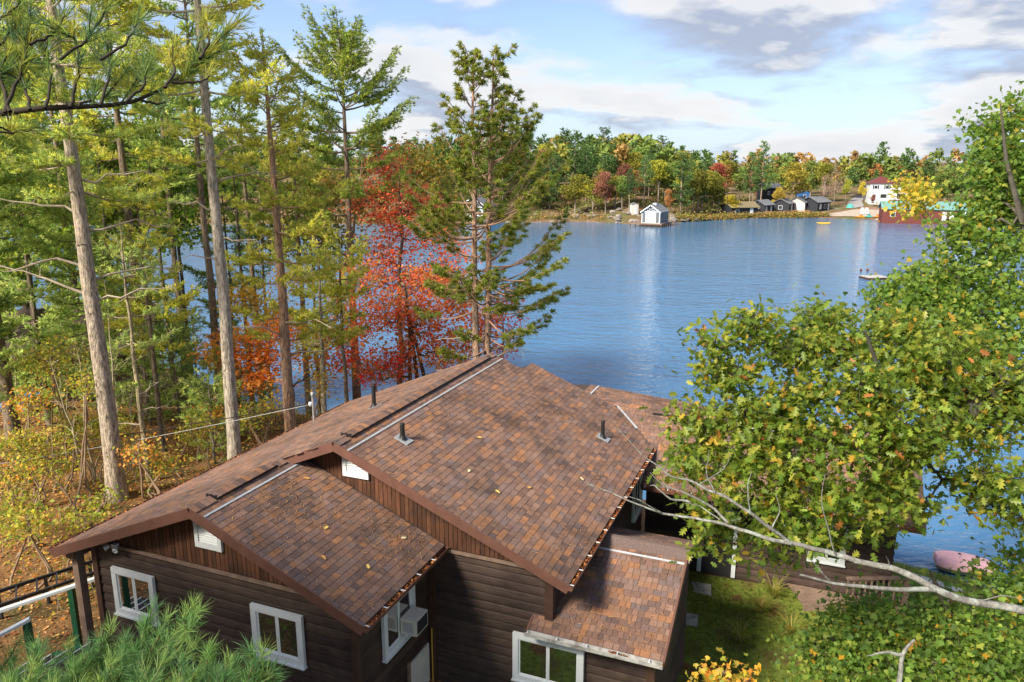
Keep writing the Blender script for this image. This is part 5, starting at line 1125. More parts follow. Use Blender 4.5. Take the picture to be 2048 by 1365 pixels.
# beach, road, retaining wall
def drape(name, pts, m, dz, n=14, kind='structure'):
    A = np.array([hit(*q)[:2] for q in pts[0]]); Bq = np.array([hit(*q)[:2] for q in pts[1]]); t = np.linspace(0, 1, 24)
    ia = np.stack([np.interp(t, np.linspace(0, 1, len(A)), A[:, c]) for c in range(2)], 1); ib = np.stack([np.interp(t, np.linspace(0, 1, len(Bq)), Bq[:, c]) for c in range(2)], 1)
    s = np.linspace(0, 1, n)[:, None, None]; G = ia[None] * (1 - s) + ib[None] * s; Z = far_z(G[..., 0], G[..., 1]) + dz; V = np.concatenate([G, Z[..., None]], -1).reshape(-1, 3)
    i = (np.arange(n - 1)[:, None] * 24 + np.arange(23)[None]).reshape(-1); return MB().add(V, np.stack([i, i + 1, i + 25, i + 24], -1)).build(name, m, kind=kind, smooth=True)
drape('beach', ([(1640, 434.5), (1700, 434), (1760, 437), (1800, 440)], [(1660, 428), (1710, 420), (1760, 419), (1805, 424)]), mat('sand', (.36, .30, .25), .95, var=(1, .15)), .12)
drape('road', ([(1706, 418), (1694, 410), (1700, 402), (1712, 392)], [(1728, 414), (1724, 406), (1728, 398), (1738, 391)]), mat('gravel_road', (.26, .25, .255), .95, var=(1, .15)), .14)
q0 = hit(1722, 419); q1 = hit(1800, 423); rw = thing('retaining_wall', 'low stone and timber retaining wall above the beach', 'wall', (q0[0], q0[1], float(far_z(q0[0], q0[1])) - .2), math.atan2(q1[1] - q0[1], q1[0] - q0[0])); Lw = math.hypot(q1[0] - q0[0], q1[1] - q0[1])
for i in range(3):
    for j in range(int(Lw / 2.4)): MB().box((j * 2.4 + .6 * (i % 2), -.15, i * .3), (j * 2.4 + 2.36 + .6 * (i % 2), .15, i * .3 + .28)).build('timber', M['wood'], rw)
# boats and chairs on the beach
def pedalo(label, p, rz, col, z=0.0, L=2.6, seats=True):
    o = thing('pedal_boat', label, 'pedal boat', (p[0], p[1], z), rz); mb = MB()
    st = np.linspace(-1, 1, 9); 
    for sy in (-.42, .42):
        P = np.stack([st * L / 2, np.full(9, sy), .16 + .14 * st ** 4], 1); mb.tube(P, .20 * (1 - .55 * abs(st) ** 4), 8)
    mb.box((-L * .36, -.45, .22), (L * .30, .45, .36)); mb.build('hull', M[col], o, smooth=False)
    if seats:
        for sy in (-.25, .25):
            MB().hexa([(-.1, sy - .2, .36), (.3, sy - .2, .36), (.3, sy + .2, .36), (-.1, sy + .2, .36), (-.35, sy - .2, .9), (-.25, sy - .2, .9), (-.25, sy + .2, .9), (-.35, sy + .2, .9)]).build('seat', M[col], o)
    return o
for px, py, col, lab, rz in ((1722, 437.5, 'orange', 'orange pedal boat at the beach beside the teal one', .1), (1738, 437.5, 'teal', 'teal pedal boat at the water edge', .2), (1756, 438, 'orange', 'yellow orange pedal boat on the sand beside the teal one', .4), (1768, 444, 'orange', 'orange pedal boat afloat nearest the long boathouse', .2), (1647, 447.5, 'yellow', 'yellow float moored off the cabins', 0)):
    q = onz(px, py, .1); pedalo(lab, q, rz, col, .0 if py > 440 else max(.0, float(far_z(q[0], q[1]))), 3.4, col != 'yellow')
for i, px in enumerate((1724.5, 1733)):
    q = hit(px, 430.5); o = thing('beach_chair', ['white lounge chair on the sand behind the orange pedal boat', 'white lounge chair on the sand behind the teal pedal boat'][i], 'chair', (q[0], q[1], float(far_z(q[0], q[1])) + .1), -.3)
    MB().box((-.4, -.5, .35), (.4, .3, .45)).build('seat', M['white'], o); MB().hexa([(-.45, .3, .4), (.45, .3, .4), (.45, .4, .4), (-.45, .4, .4), (-.4, .9, 1.9), (.4, .9, 1.9), (.4, 1.0, 1.9), (-.4, 1.0, 1.9)]).build('backrest', M['white'], o)
    for a, b in ((-.35, -.45), (.35, -.45), (-.35, .3), (.35, .3)): MB().box((a - .05, b - .05, 0), (a + .05, b + .05, .36)).build('leg', M['white'], o)
q = hit(1700, 416); o = thing('tent', 'small mint green tent on the grass above the beach', 'tent', (q[0], q[1], float(far_z(q[0], q[1])))); MB().lathe([(1.2, 0), (1.0, .6), (.5, 1.1), (.02, 1.3)], 8).build('tent_fabric', M['teal'], o)
q = onz(1775, 441, .3); o = thing('finger_dock', 'short grey dock beside the red end of the long boathouse', 'dock', (q[0], q[1], 0), .5); MB().box((-1, -4, .35), (1, 3, .5)).build('deck', M['pale'], o)
for a in (-.9, .9):
    for b in (-3.8, 0): MB().box((a - .08, b - .08, -1), (a + .08, b + .08, .35)).build('pile', M['wood'], o)
# swim raft and buoys
q = onz(1748, 555, .2); o = thing('swim_raft', 'grey plank swim raft floating in the open lake', 'raft', (q[0], q[1], 0), .15)
for i in range(12): MB().box((-1.5 + i * .25, -1.2, .28), (-1.27 + i * .25, 1.2, .34)).build('plank', M['concrete'], o)
MB().box((-1.48, -1.15, -.1), (1.48, 1.15, .275)).build('float', M['trim'], o)
for i, (px, py) in enumerate(((1722, 541), (1735, 541))):
    q = onz(px, py, .1); b_ = MB().lathe([(0, .3), (.14, .24), (.18, .1), (.14, -.1), (0, -.14)], 10).build('buoy', M['red'], loc=(q[0], q[1], .05), smooth=True); tag(b_, 'small dark red mooring buoy beyond the swim raft', 'buoy', 'mooring buoys')

# ------------------------------------------------------------------ oaks and maples on the right
OAKC = [srgb(112, 138, 54), srgb(128, 150, 58), srgb(98, 126, 52), srgb(148, 162, 64), srgb(168, 170, 70), srgb(196, 166, 62), srgb(190, 128, 68)]
OW = [.25, .24, .18, .17, .11, .038, .012]
def rt(label, trunkpx, D, blobs, **k):
    c = pt(trunkpx, 900, D); b = (c[0], c[1]); bz = float(near_z(*b)) - .1
    return broadleaf(label, b, [bl(x, y, dd, rx, ry, b, bz) for (x, y, dd, rx, ry) in blobs], bz=bz, **k)
rt('big leaved green oak leaning over the house wing, tinged yellow', 2280, 13.5,
   [(1420, 685, 13, 42, 28), (1500, 650, 13, 55, 36), (1565, 700, 13, 70, 45), (1450, 750, 13, 55, 36), (1640, 700, 13.3, 60, 45), (1600, 790, 12.6, 80, 45), (1490, 835, 12.6, 75, 40), (1395, 850, 12.6, 58, 42), (1365, 925, 12.6, 38, 40), (1450, 925, 12.3, 70, 40),
    (1560, 895, 12.3, 80, 42), (1665, 880, 12.3, 80, 50), (1400, 1005, 12.2, 45, 30), (1500, 990, 12.2, 60, 32), (1620, 975, 12.2, 80, 42), (1725, 790, 12.6, 70, 70), (1800, 890, 12.6, 75, 50), (1850, 740, 13.2, 90, 80), (1960, 820, 13.2, 95, 90), (1760, 990, 12.6, 55, 30), (1600, 1060, 12.4, 50, 26), (1480, 1085, 12.8, 45, 26), (1440, 1045, 12.8, 40, 22), (1560, 1120, 13.5, 45, 18), (1700, 1010, 12.4, 60, 26), (1880, 850, 12.6, 60, 40), (1680, 1070, 12.8, 45, 18), (1590, 1030, 12.2, 60, 24), (1540, 1050, 12.6, 40, 20), (1420, 1080, 12.8, 34, 18), (1750, 1050, 13.4, 40, 24), (1780, 960, 12.6, 46, 40), (1840, 1020, 13.2, 30, 22), (1965, 1000, 13.2, 46, 24), (2030, 1030, 13.2, 40, 30), (1905, 960, 13.4, 34, 20), (1760, 840, 12.4, 55, 45), (1640, 640, 14, 60, 40), (1720, 690, 13.8, 60, 50), (1800, 660, 14, 60, 40), (1930, 700, 13.5, 70, 60), (2020, 780, 13, 50, 70), (2000, 960, 12.6, 60, 40), (1560, 830, 12.5, 60, 40)],
   tr=.30, nclus=1750, lpc=11, lsz=.162, pal=OAKC, pw=np.array(OW) / sum(OW), shape=OAK, seed=91, rc=.19, flat=.5, name='oak_tree', cat='oak tree', fork=.72, bark=srgb(70, 68, 62), shell=.75, matl='sleaf', indiv=300, drop=.5, limb_r=.32)
MC = [srgb(102, 132, 58), srgb(118, 144, 62), srgb(134, 152, 66), srgb(90, 118, 56), srgb(154, 160, 72), srgb(176, 152, 62)]
MW = np.array([.26, .26, .2, .16, .09, .03])
rt('tall green maple at the water with a yellowing crown', 2330, 19,
   [(1990, 260, 19, 52, 44), (2040, 215, 19, 40, 34), (1985, 370, 19, 50, 48), (2035, 420, 19, 60, 80), (1900, 500, 19, 45, 26), (1905, 550, 19, 66, 34), (1805, 565, 19.5, 36, 26), (1785, 640, 19, 48, 34), (1885, 640, 18.5, 85, 50), (1990, 600, 18.5, 85, 70), (1745, 615, 19.5, 26, 14), (2050, 330, 19, 40, 60), (2050, 700, 18, 60, 80), (1960, 690, 18.5, 70, 50), (1930, 470, 19, 60, 40), (1850, 590, 19, 60, 36), (2010, 510, 18.5, 60, 50), (1780, 590, 19.6, 34, 26), (1990, 330, 19, 50, 40), (1955, 440, 19, 40, 36), (2000, 300, 19, 44, 40)],
   tr=.24, nclus=900, lpc=17, lsz=.13, pal=MC, pw=MW, seed=92, shape=MAPLE, rc=.24, flat=.45, fork=.7, bark=srgb(84, 80, 72), shell=.8, drop=.4, limb_r=.25)
rt('slim maple with golden top in front of the long boathouse', 2300, 23,
   [(1822, 385, 23, 20, 28), (1838, 415, 23, 22, 20), (1850, 380, 23, 14, 20)], tr=.08, nclus=48, lpc=14, lsz=.14, pal=YEL[:3] + GOLD[:1], seed=93, shape=MAPLE, rc=.26, fork=.5, bark=srgb(150, 140, 120), drop=.4)
rt('dark green maple thicket below the bare lichened limb', 2150, 15.5,
   [(1640, 1300, 15.5, 60, 40), (1750, 1255, 15.5, 90, 52), (1900, 1255, 15, 95, 52), (2010, 1190, 14.6, 60, 60), (1850, 1330, 14.6, 110, 42), (1980, 1320, 14, 80, 48), (1700, 1340, 15, 80, 36),  (1860, 1205, 16, 30, 16), (1975, 1150, 15, 34, 16), (2035, 1120, 15, 30, 30)],
   tr=.12, nclus=640, lpc=14, lsz=.125, pal=MC[:5] + [srgb(196, 150, 52)], pw=np.array([.26, .24, .2, .2, .07, .03]), seed=94, shape=MAPLE, rc=.26, flat=.5, fork=.25, bark=srgb(90, 84, 74), shell=.8, drop=.4, multi=3)
rt('small orange maple at the lawn corner beside the annex', 1440, 13, [(1450, 1352, 13, 34, 12), (1500, 1366, 13, 30, 12), (1415, 1378, 13, 28, 12)], tr=.04, nclus=26, lpc=11, lsz=.12, pal=GOLD + YEL[:2] + ORA[:1], seed=95, shape=MAPLE, rc=.16, fork=.2, drop=.3)
# bare limb with lichen, reaching from a trunk outside the frame
def chain(mb, pts, r0, r1, k=7, n=4, col=None):
    Q = np.array([pt(*q) for q in pts]); t = np.linspace(0, 1, len(Q)); tt = np.linspace(0, 1, (len(Q) - 1) * n + 1)
    P = np.stack([np.interp(tt, t, Q[:, c]) for c in range(3)], 1); rg = np.random.default_rng(len(pts) + int(pts[0][0])); P[1:-1] += rg.normal(0, .012, (len(P) - 2, 3)); P[1:-1] = (P[:-2] + 2 * P[1:-1] + P[2:]) / 4
    mb.tube(P, np.linspace(r0, r1, len(P)), k, col); return P
tc = pt(2290, 1290, 9.4); lo_ = thing('bare_oak', 'half dead oak with grey lichened bare limb reaching towards the roof', 'oak tree', (tc[0], tc[1], float(near_z(tc[0], tc[1])) - .2)); lo_off = np.array(lo_.location)
mb = MB(); mb.tube(np.array([(0, 0, 0), (.05, 0, 3), (0, .05, 6.2), (.1, .1, 9), (.2, .0, 12)]), [.24, .2, .17, .13, .05], 10); mb.build('trunk', M['lichen'], lo_, smooth=True)
mb = MB()
chain(mb, [(2290, 1290, 9.4), (2150, 1246, 9.4), (2048, 1222, 9.5), (1960, 1205, 9.6), (1890, 1188, 9.6), (1830, 1155, 9.7), (1780, 1138, 9.8), (1710, 1122, 9.9), (1650, 1104, 10), (1600, 1090, 10), (1540, 1080, 10), (1480, 1058, 10.1), (1430, 1045, 10.2), (1380, 1035, 10.3), (1320, 1028, 10.4), (1290, 1015, 10.4), (1220, 985, 10.5), (1175, 968, 10.5)], .06, .006)
chain(mb, [(1870, 1180, 9.6), (1800, 1180, 9.5), (1720, 1174, 9.4), (1650, 1163, 9.4), (1600, 1150, 9.4)], .036, .012)
chain(mb, [(1582, 1088, 10), (1540, 1055, 9.9), (1500, 1025, 9.9), (1440, 990, 9.9), (1390, 965, 10), (1330, 945, 10), (1290, 915, 10), (1235, 855, 10.1)], .030, .004, 5)
chain(mb, [(1455, 1045, 10.1), (1420, 1010, 10.2), (1370, 985, 10.2), (1320, 968, 10.2), (1300, 945, 10.2)], .022, .004, 5)
chain(mb, [(1380, 1005, 10), (1340, 1000, 10), (1315, 975, 10), (1300, 972, 10)], .018, .004, 5)
for a in ([(1670, 1110, 9.9), (1655, 1060, 9.8), (1640, 1000, 9.8), (1650, 950, 9.8)], [(1660, 1162, 9.4), (1630, 1130, 9.3), (1612, 1100, 9.3)], [(1780, 1138, 9.8), (1778, 1122, 9.75), (1772, 1112, 9.7)], [(1500, 1025, 9.9), (1495, 980, 9.9), (1502, 940, 9.9)], [(1430, 985, 9.9), (1412, 950, 9.9), (1418, 900, 9.9)], [(1400, 968, 10), (1450, 940, 10.1), (1460, 905, 10.1)], [(1545, 1055, 9.9), (1560, 1020, 9.9), (1552, 985, 9.9)], [(1440, 1040, 10.2), (1400, 1012, 10.3), (1370, 1008, 10.3)], [(1960, 1205, 9.6), (2000, 1190, 9.4), (2048, 1200, 9.2)], [(1330, 1030, 10.4), (1280, 1000, 10.2), (1250, 990, 10.2)]): chain(mb, a, .012, .003, 4)
for v_ in mb.V: v_ -= lo_off
mb.build('limb', M['lichen'], lo_, kind='stuff', smooth=True)
mb = MB(); chain(mb, [(1780, 1560, 11), (1790, 1420, 11), (1800, 1340, 11), (1808, 1300, 11), (1830, 1280, 11)], .05, .02); chain(mb, [(1802, 1310, 11), (1770, 1305, 11), (1735, 1312, 11)], .03, .008)
b0 = pt(1780, 1560, 11); dz_ = float(near_z(b0[0], b0[1])); mb.tube(np.array([(b0[0], b0[1], dz_ - .1), (b0[0], b0[1], (dz_ + b0[2]) / 2), b0]), [.07, .06, .05], 7)
sn = thing('bare_sapling', 'grey forked snag poking up out of the maple thicket', 'sapling', (b0[0], b0[1], dz_))
for v_ in mb.V: v_ -= np.array(sn.location)
mb.build('stem', M['lichen'], sn, smooth=True)

# ------------------------------------------------------------------ pine boughs close to the lens
FGC = [srgb(98, 132, 82), srgb(110, 142, 88), srgb(86, 120, 78), srgb(126, 150, 88), srgb(92, 126, 86)]
def needle_tuft(seed, n=38, ln=.085, col=FGC[0], wd=.0013):
    r = np.random.default_rng(seed); mb = MB(); d = nrm(np.array([0, 0, 1.0]) + r.normal(0, .62, (n, 3)) * np.array([1, 1, .25])); L = ln * r.uniform(.75, 1.1, (n, 1)); t = nrm(np.cross(d, r.normal(size=(n, 3))))
    b = r.normal(0, .004, (n, 3)) + np.array([0, 0, 1]) * r.uniform(-.035, .01, (n, 1)); m_ = b + d * L * .55; e = b + d * L + np.array([0, 0, -.04]) * (L / .1) * .12
    V = np.stack([b - t * wd * .6, b + t * wd * .6, m_ + t * wd, m_ - t * wd, e], 1); i = np.arange(n)[:, None] * 5
    C = np.repeat(np.asarray(col)[None] * np.exp(r.normal(0, .12, (n, 1))), 5, 0)
    mb.add(V.reshape(-1, 3), np.concatenate([i + np.array([[0, 1, 2]]), i + np.array([[0, 2, 3]]), i + np.array([[3, 2, 4]])]), C); return mb
def near_pine(label, trunk, ztop, shoots, seed, cols, limit, step=.04, side=3, wood=srgb(96, 84, 66), sidelen=.17, ln=.085):
    """shoots: (start, end) px/py/D triples; tufts along the outer part, side shoots with tufts of their own"""
    r = np.random.default_rng(seed); zb = float(near_z(trunk[0], trunk[1])) - .2; off = np.array([trunk[0], trunk[1], zb])
    root = thing('pine_tree', label, 'pine tree', off); wb = MB()
    tb = MB().tube(np.array([(0, 0, 0), (.03, 0, (ztop - zb) * .5), (0, 0, ztop - zb)]), [.13, .10, .035], 9, wood); tb.build('trunk', M['bark'], root, smooth=True)
    mes = []
    for c in cols:
        for q in range(2):
            me = needle_tuft(seed + len(mes), col=c, ln=ln).mesh('needle_tuft'); me.materials.append(M['needle']); mes.append(me)
    T = []
    for sh in shoots:
        Q = np.array([pt(*q) if len(q) == 3 else q[:3] for q in sh]) - off; t = np.linspace(0, 1, len(Q)); n = 12; tt = np.linspace(0, 1, n); P = np.stack([np.interp(tt, t, Q[:, c]) for c in range(3)], 1)
        P[1:-1] += r.normal(0, .0025, (n - 2, 3)); Lg = np.linalg.norm(np.diff(P, axis=0), axis=1).sum(); wb.tube(P, np.linspace(min(.014, .004 + .008 * Lg), .0025, n), 6, wood)
        at = lambda s: np.array([np.interp(s, tt, P[:, c]) for c in range(3)])
        m = int(min(Lg * .75, .4) / step)
        for i in range(m):
            s = 1 - i * step / Lg; d = nrm(at(min(1, s)) - at(max(0, s - .06))); T.append((at(s), nrm(d + r.normal(0, .25, 3))))
        for q in range(int(side * Lg / .4)):
            s = r.uniform(.25, .95); p0 = at(s); d = nrm(at(min(1, s + .05)) - at(s - .05)); d2 = nrm(d * .8 + r.normal(0, .55, 3) + np.array([0, 0, .35])); l2 = sidelen * r.uniform(.6, 1.3); e = p0 + d2 * l2
            wb.tube(np.array([p0, (p0 + e) / 2, e]), [.004, .003, .002], 4, wood)
            for j in range(int(l2 / step) + 1): T.append((p0 + d2 * (l2 - j * step), nrm(d2 + r.normal(0, .22, 3))))
    wb.build('bough', M['twig'], root, kind='stuff', smooth=True); rest = MB(); r.shuffle(T)
    crown = None
    for i, (p, d) in enumerate(T):
        q = Vector(d).to_track_quat('Z', 'Y') @ Matrix.Rotation(r.uniform(0, 6.28), 3, 'Z').to_quaternion()
        if i < limit: o = link('needle_tuft', mes[r.integers(0, len(mes))], root); o.location = p; o.rotation_mode = 'QUATERNION'; o.rotation_quaternion = q; o.scale = (r.uniform(.8, 1.15),) * 3
        else:
            m_ = np.array(q.to_matrix()); src = needle_tuft(900 + i % 7, col=cols[i % len(cols)], ln=ln)
            for V_, F_ in zip(src.V, (None,)): rest.add(V_ @ m_.T + p, np.vstack(src.F[3]), src.C[0])
    if rest.n: rest.build('needles', M['needle'], root, kind='stuff')
    return root
tp = pt(150, 1900, 3.4); hub = [(190, 1480, 3.4), (90, 1500, 3.5), (300, 1520, 3.3), (380, 1500, 3.2), (0, 1480, 3.5)]
tips = [((384, 1212, 3.4), 0), ((335, 1236, 3.4), 0), ((292, 1249, 3.5), 0), ((250, 1280, 3.5), 0), ((418, 1300, 3.3), 3), ((470, 1324, 3.2), 3), ((520, 1336, 3.1), 3), ((548, 1363, 3.1), 3), ((200, 1280, 3.5), 0), ((140, 1290, 3.6), 1), ((75, 1306, 3.6), 1), ((25, 1318, 3.6), 4),
        ((150, 1330, 3.4), 1), ((240, 1318, 3.3), 0), ((330, 1318, 3.3), 2), ((100, 1353, 3.3), 1), ((200, 1363, 3.2), 0), ((300, 1363, 3.1), 2), ((390, 1348, 3.1), 2), ((450, 1373, 3.0), 3), ((20, 1363, 3.3), 4), ((60, 1378, 3.1), 4), ((260, 1388, 3.0), 2), ((350, 1388, 3.0), 2), ((150, 1388, 3.0), 1), ((-20, 1338, 3.5), 4), ((420, 1390, 3), 3), ((500, 1386, 3.0), 3)]
near_pine('soft blue green white pine top close below the camera, before the gable windows', (tp[0], tp[1]), tp[2] + .3, [((150, 1900, 3.4), h_, ((h_[0] + t_[0][0]) / 2 + 10, (h_[1] + t_[0][1]) / 2 + 10, t_[0][2]), t_[0]) for t_ in tips for h_ in (hub[t_[1]],)], 401, FGC, 300, step=.07, side=1.5)
DGC = [srgb(104, 126, 66), srgb(90, 116, 70), srgb(128, 136, 62), srgb(146, 144, 62), srgb(84, 112, 78)]
tl_ = pt(-420, 420, 2.8)
main = [(-420, 260, 2.8), (-60, 238, 2.7), (20, 224, 2.7), (100, 216, 2.7), (180, 214, 2.7), (240, 208, 2.75), (300, 192, 2.8), (345, 166, 2.8), (390, 128, 2.8), (440, 78, 2.85), (480, 42, 2.9)]
sh = [main]
for a, b in (((60, 220), (20, 120)), ((90, 217), (90, 100)), ((140, 215), (150, 60)), ((200, 212), (215, 90)), ((250, 206), (300, 120)), ((330, 176), (345, 90)), ((20, 224), (-40, 60)), ((10, 226), (60, 20)), ((345, 166), (420, 150)), ((400, 118), (410, 40)), ((-40, 235), (20, 262)), ((-60, 260), (80, 255)), ((150, 214), (190, 170)), ((280, 198), (330, 205)), ((-60, 180), (60, 90)), ((-60, 120), (40, 40)), ((60, 90), (130, 30)), ((120, 120), (210, 20)), ((-60, 60), (60, -10)), ((200, 120), (280, 40))):
    D = 2.7 + .1 * ((a[0] * 7) % 5 - 2); sh.append([(a[0], a[1], D), ((a[0] + b[0]) / 2 + 12, (a[1] + b[1]) / 2 + 8, D + .05), (b[0], b[1], D + .1)])
near_pine('dark white pine bough hanging across the treetops close to the camera', (tl_[0], tl_[1]), 17.5, sh, 431, DGC, 300, step=.06, side=1.6, wood=srgb(58, 54, 46), sidelen=.14)

# ------------------------------------------------------------------ deck, stairs and rails beside the gable
def world_parts(root): return lambda p: np.asarray(p, float) - np.array(root.location)
st_ = thing('green_stairs', 'green painted outdoor stairs with white nosed dark treads beside the gable', 'stairs', onz(100, 1290, 4.0)); W_ = world_parts(st_)
tread = [((150, 1236), (186, 1249), 4.45), ((132, 1245), (181, 1263), 4.30), ((82, 1258), (108, 1268), 4.15), ((64, 1285), (88, 1295), 4.0), ((34, 1274), (52, 1282), 4.02), ((24, 1303), (40, 1309), 3.9)]
for i in range(7):
    z = 4.75 - i * .15; c = hw(-13.95 - .42 * i, 9.9 - .18 * i, z); a = hw(1, 0, 0); b = hw(0, 1, 0)
    def Q(x, y, zz): return W_(c + a * x + b * y + np.array([0, 0, zz]))
    t_ = MB().hexa([Q(-.22, -1.3, -.05), Q(.2, -1.3, -.05), Q(.2, .35, -.05), Q(-.22, .35, -.05), Q(-.22, -1.3, 0), Q(.2, -1.3, 0), Q(.2, .35, 0), Q(-.22, .35, 0)]).build('tread', M['carpet'], st_)
    MB().hexa([Q(-.25, -1.3, -.045), Q(-.22, -1.3, -.045), Q(-.22, .35, -.045), Q(-.25, .35, -.045), Q(-.25, -1.3, .006), Q(-.22, -1.3, .006), Q(-.22, .35, .006), Q(-.25, .35, .006)]).build('nosing', M['white'], t_)
    MB().hexa([Q(-.22, .35, -.3), Q(.2, .35, -.3), Q(.2, .5, -.3), Q(-.22, .5, -.3), Q(-.22, .35, .02), Q(.2, .35, .02), Q(.2, .5, .02), Q(-.22, .5, .02)]).build('stringer', M['green_paint'], st_)
rl = thing('white_handrail', 'white topped handrail on green posts beside the stairs', 'railing', onz(120, 1290, 4.2)); W2 = world_parts(rl)
P0 = pt(190, 1158, 17.2); P1 = pt(-60, 1242, 16.6); MB().beam(W2(P0), W2(P1), .12, .06).build('handrail', M['white'], rl)
P2 = pt(60, 1238, 15.6); P3 = pt(-60, 1302, 15.2); MB().beam(W2(P2), W2(P3), .12, .06).build('handrail', M['white'], rl)
for q, m_ in ((P0 * .8 + P1 * .2, 'green_paint'), (P2 + (P3 - P2) * .06, 'green_paint')):
    MB().box(W2((q[0] - .06, q[1] - .06, float(near_z(q[0], q[1])))), W2((q[0] + .06, q[1] + .06, q[2] - .02))).build('post', M[m_], rl)
ld = thing('metal_ramp_frame', 'black metal frame with rungs lying on the leafy ground behind the handrail', 'metal frame', onz(90, 1170, 4.6)); W3 = world_parts(ld)
A0 = onz(-30, 1192, 4.9); A1 = onz(200, 1118, 4.9); B0 = onz(-30, 1222, 4.75); B1 = onz(200, 1142, 4.75)
MB().beam(W3(A0), W3(A1), .06, .08).build('rail', M['dark_metal'], ld); MB().beam(W3(B0), W3(B1), .06, .08).build('rail', M['dark_metal'], ld)
for s in np.linspace(.08, .95, 6): MB().beam(W3(A0 + (A1 - A0) * s), W3(B0 + (B1 - B0) * s), .04, .05).build('rung', M['dark_metal'], ld)
for s in np.linspace(.1, .9, 3):
    q = A0 + (A1 - A0) * s; MB().box(W3((q[0] - .03, q[1] - .03, float(near_z(q[0], q[1])) - .05)), W3((q[0] + .03, q[1] + .03, q[2]))).build('leg', M['dark_metal'], ld)
# ------------------------------------------------------------------ power line and roof mast
ms = thing('service_mast', 'grey electric service mast at the edge of the roof', 'mast', hw(-14.28, 18.67, 7.2)); MB().tube(np.array([(0, 0, -.1), (0, 0, .75)]), .035, 8).build('pipe', M['steel'], ms, smooth=True)
MB().lathe([(.0, .92), (.04, .91), (.06, .86), (.05, .78), (.035, .74)], 10).build('weatherhead', M['lead'], ms, smooth=True); MB().lathe([(.03, .45), (.06, .5), (.06, .56), (.03, .6)], 8, c=(-.08, 0, 0)).build('insulator', M['white'], ms)
e0 = hw(-14.36, 18.67, 7.72); e1 = pt(-900, 985, 34); t = np.linspace(0, 1, 40)[:, None]; P = e0 + (e1 - e0) * t; P[:, 2] -= 1.1 * (4 * t * (1 - t))[:, 0] * .5
wo = MB().tube(P, .016, 5).build('power_line', M['black']); tag(wo, 'black service wire strung from the roof mast through the trees', 'power line')
P2_ = P.copy(); P2_[:, 2] -= .45 * np.sin(t[:, 0] * 3.1) + .02; wo = MB().tube(P2_, .008, 4).build('power_line', M['steel']); tag(wo, 'thin grey wire sagging below the black service wire', 'power line')
# ------------------------------------------------------------------ cabin at the left
c_ = xat(170, 41); cb = thing('cabin', 'dark brown cabin half hidden behind the trunks on the left slope', 'cabin', (c_[0], c_[1], float(near_z(*c_)) - .2), .35)
MB().box((-6, -3, -1), (3.4, 3, 2.9)).build('wall', M['plank'], cb)
for sg in (-1, 1): MB().hexa([(-6.5, 0, 4.6), (-6.5, sg * 3.7, 2.7), (3.9, sg * 3.7, 2.7), (3.9, 0, 4.6), (-6.5, 0, 4.75), (-6.5, sg * 3.7, 2.85), (3.9, sg * 3.7, 2.85), (3.9, 0, 4.75)]).build('roof', M['deckboard'], cb)
MB().add([(3.41, -3, 2.9), (3.41, 3, 2.9), (3.41, 0, 4.55)], [(0, 1, 2)]).build('gable', M['plank'], cb)
w_ = MB().box((-4.2, -3.08, .9), (-2.6, -3.0, 2.1)).build('window', M['white'], cb); MB().box((-4.1, -3.1, 1.0), (-2.7, -3.085, 2.0)).build('pane', M['glass'], w_)
q = gpt(12, 815); o = thing('boat_under_tarp', 'blue tarpaulin over a small boat below the cabin', 'boat', (q[0], q[1], float(near_z(*q)) - .05), .3)
st2 = np.linspace(-1, 1, 9); V = []; 
for s in st2:
    wd = .75 * (1 - abs(s) ** 3 * .7); V += [(s * 1.9, -wd, .15), (s * 1.9, -wd * .75, .55), (s * 1.9, 0, .85 - .25 * s * s), (s * 1.9, wd * .75, .55), (s * 1.9, wd, .15)]
F = [(i * 5 + j, i * 5 + j + 1, i * 5 + j + 6, i * 5 + j + 5) for i in range(8) for j in range(4)]; MB().add(V, F).build('tarp', M['blue'], o, smooth=True)
MB().add([(x * .97, y * .95, z - .1 if z > .2 else .0) for x, y, z in V], F).build('hull', M['white'], o, smooth=True)
# ------------------------------------------------------------------ lawn side: stones, deck rail, boat, shore
for i, (px, py, s) in enumerate(((1402, 1180, .62), (1374, 1242, .62))):
    q = hit(px, py, near_z, 8, 60); o = MB().hexa([(-s / 2, -s / 2 * .9, 0), (s / 2, -s / 2, 0), (s / 2 * .95, s / 2, 0), (-s / 2, s / 2, 0), (-s / 2 + .02, -s / 2 * .9 + .02, .05), (s / 2 - .02, -s / 2 + .02, .05), (s / 2 * .95 - .02, s / 2 - .02, .05), (-s / 2 + .02, s / 2 - .02, .05)]).build('stepping_stone', M['concrete'], loc=(q[0], q[1], q[2] + .01), rot=(0, 0, HROT + .1))
    tag(o, ['clean square grey stepping stone in the lawn beside the annex', 'square stepping stone with a mossy stain in the lawn'][i], 'paving stone', 'stepping stones')
q0 = hit(1690, 1225, near_z, 8, 60); q1 = hit(1785, 1228, near_z, 8, 60)
dr_ = thing('deck_railing', 'weathered brown deck with baluster railing beyond the lawn', 'deck', (q0[0], q0[1], float(near_z(q0[0], q0[1]))), math.atan2(q1[1] - q0[1], q1[0] - q0[0])); Ld = math.hypot(q1[0] - q0[0], q1[1] - q0[1]) + .3
for i in range(8): MB().box((-1.2, .02 + i * .21, .18), (Ld, .21 + i * .21, .22)).build('deck_board', M['wood'], dr_)
MB().box((-1.2, .0, -.5), (Ld, .03, .17)).build('skirt_board', M['wood'], dr_)
for i in range(11): MB().box((i * Ld / 10 - .02, -.02, .2), (i * Ld / 10 + .02, .02, 1.02)).build('baluster', M['wood'], dr_)
